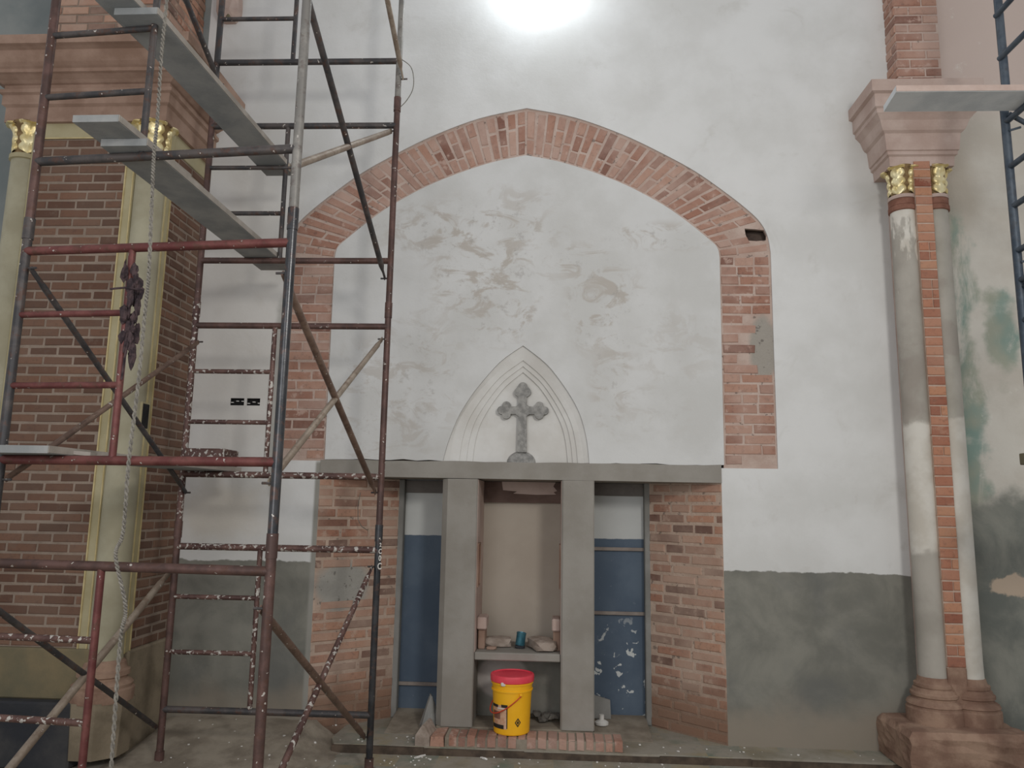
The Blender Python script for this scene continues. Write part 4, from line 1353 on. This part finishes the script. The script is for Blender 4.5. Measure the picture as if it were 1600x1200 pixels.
for zz in (3.80, 2.905, 3.0, 4.0):
    tb('brace_pin', 'tube_blue', (2.885, -1.23, zz), (2.95, -1.23, zz + .02), .007, TX)
T = thing('scaffold_plank', 'blue-grey plank across the right scaffold before the pilaster cornice', 'plank', (3.2, -1.4, 3.885), 'planks laid on the scaffolds')
m = MB(); m.quadbox([(2.117, -1.53, 3.884), (4.6, -1.50, 3.884), (4.6, -1.29, 3.884), (2.14, -1.31, 3.884), (2.117, -1.53, 3.92), (4.6, -1.50, 3.92), (4.6, -1.29, 3.92), (2.14, -1.31, 3.92)])
m.build('board', M['plank_blue'], T)
m = MB(); m.quadbox([(2.117, -1.534, 3.886), (4.6, -1.504, 3.886), (4.6, -1.50, 3.886), (2.117, -1.53, 3.886), (2.117, -1.534, 3.92), (4.6, -1.504, 3.92), (4.6, -1.50, 3.92), (2.117, -1.53, 3.92)])
m.build('pale_edge', M['stone_pink'], T)
T = thing('scaffold_plank', 'dark plank end sticking out low on the right scaffold', 'plank', (3.4, -1.5, 1.84), 'planks laid on the scaffolds')
boxobj('board', M['plinth_ochre'], T, 2.74, 4.5, -1.52, -1.30, 1.843, 1.905, bev=.004)

# ------------------------------------------------------------------ wall lamp above the arch
LP = thing('wall_lamp', 'bright bulkhead lamp on a bracket high above the arch', 'lamp', (.1, 0, 5.75))
m = MB(); m.tube([(.1, 0, 5.99), (.1, -.14, 5.99), (.1, -.18, 5.92)], .014, 10); m.build('bracket', M['tube_dark'], LP, True)
m = MB(); m.lathe((.1, -.18), [(.12, 5.885), (.05, 5.90), (.03, 5.93), (.0, 5.93)], 24); m.build('shade', M['tube_dark'], LP, True)
m = MB(); m.lathe((.1, -.18), [(.0, 5.74), (.05, 5.752), (.085, 5.79), (.085, 5.83), (.05, 5.865), (.0, 5.87)], 20)
t = NT('lit_bulb')
t.b.inputs['Emission Color'].default_value = (.86, .94, 1, 1)
t.b.inputs['Emission Strength'].default_value = LAMP_STRENGTH
m.build('bulb', t.done((.9, .9, .9)), LP, True)

# ------------------------------------------------------------------ dust and crumbs on the floor
m = MB()
nx, ny = 34, 12
g = []
rr = random.Random(9)
for i in range(nx + 1):
    row = []
    for j in range(ny + 1):
        X_ = -2.6 + 1.45 * i / nx; Y_ = -1.0 + 1.0 * j / ny
        e = min(1, max(0, (Y_ + 1.0) / .9)) * min(1, (i / 4)) * min(1, (nx - i) / 6)
        row.append(m.bm.verts.new((X_, Y_, -.052 + .13 * e ** 1.6 + rr.uniform(-.006, .006))))
    g.append(row)
for i in range(nx):
    for j in range(ny):
        m.bm.faces.new((g[i][j], g[i + 1][j], g[i + 1][j + 1], g[i][j + 1]))
o = m.build('dust_bank', M['dust'], None, True, 180)
tag(o, 'bank of brown building dust along the foot of the left wall', 'dust', kind='stuff')
m = MB()
rr = random.Random(17)
for i in range(420):
    X_ = rr.uniform(-2.2, 3.3); Y_ = rr.uniform(-1.1, -.02)
    zf = 0.0 if (Y_ > -.23 and X_ > -1.2) else -.05
    if zf == 0 and -.66 < X_ < .72: continue
    if zf < 0 and X_ < -1.15: zf = -.05 + .13 * max(0, (Y_ + 1) / .9) ** 1.6 * .9
    s_ = rr.uniform(.003, .011)
    m.rock((X_, Y_, zf + s_ * .5), (s_, s_ * rr.uniform(.6, 1.6), s_ * .7), 200 + i, rr.uniform(0, 3), 1)
o = m.build('plaster_crumbs', M['offwhite'], None)
tag(o, 'white plaster crumbs scattered over the dusty floor', 'debris', kind='stuff')
for (x, y, zz, L, a, lab) in ((-.62, -.30, -.045, .11, .9, 'thin white plaster sliver on the floor left of the bucket'), (-.2, -.30, -.043, .06, -.6, 'white plaster chip on the floor just before the bucket')):
    m = MB(); m.rock((x, y, zz), (L * .6, .012, .01), 300, a, 1)
    tag(m.build('plaster_chip', M['offwhite']), lab, 'debris')
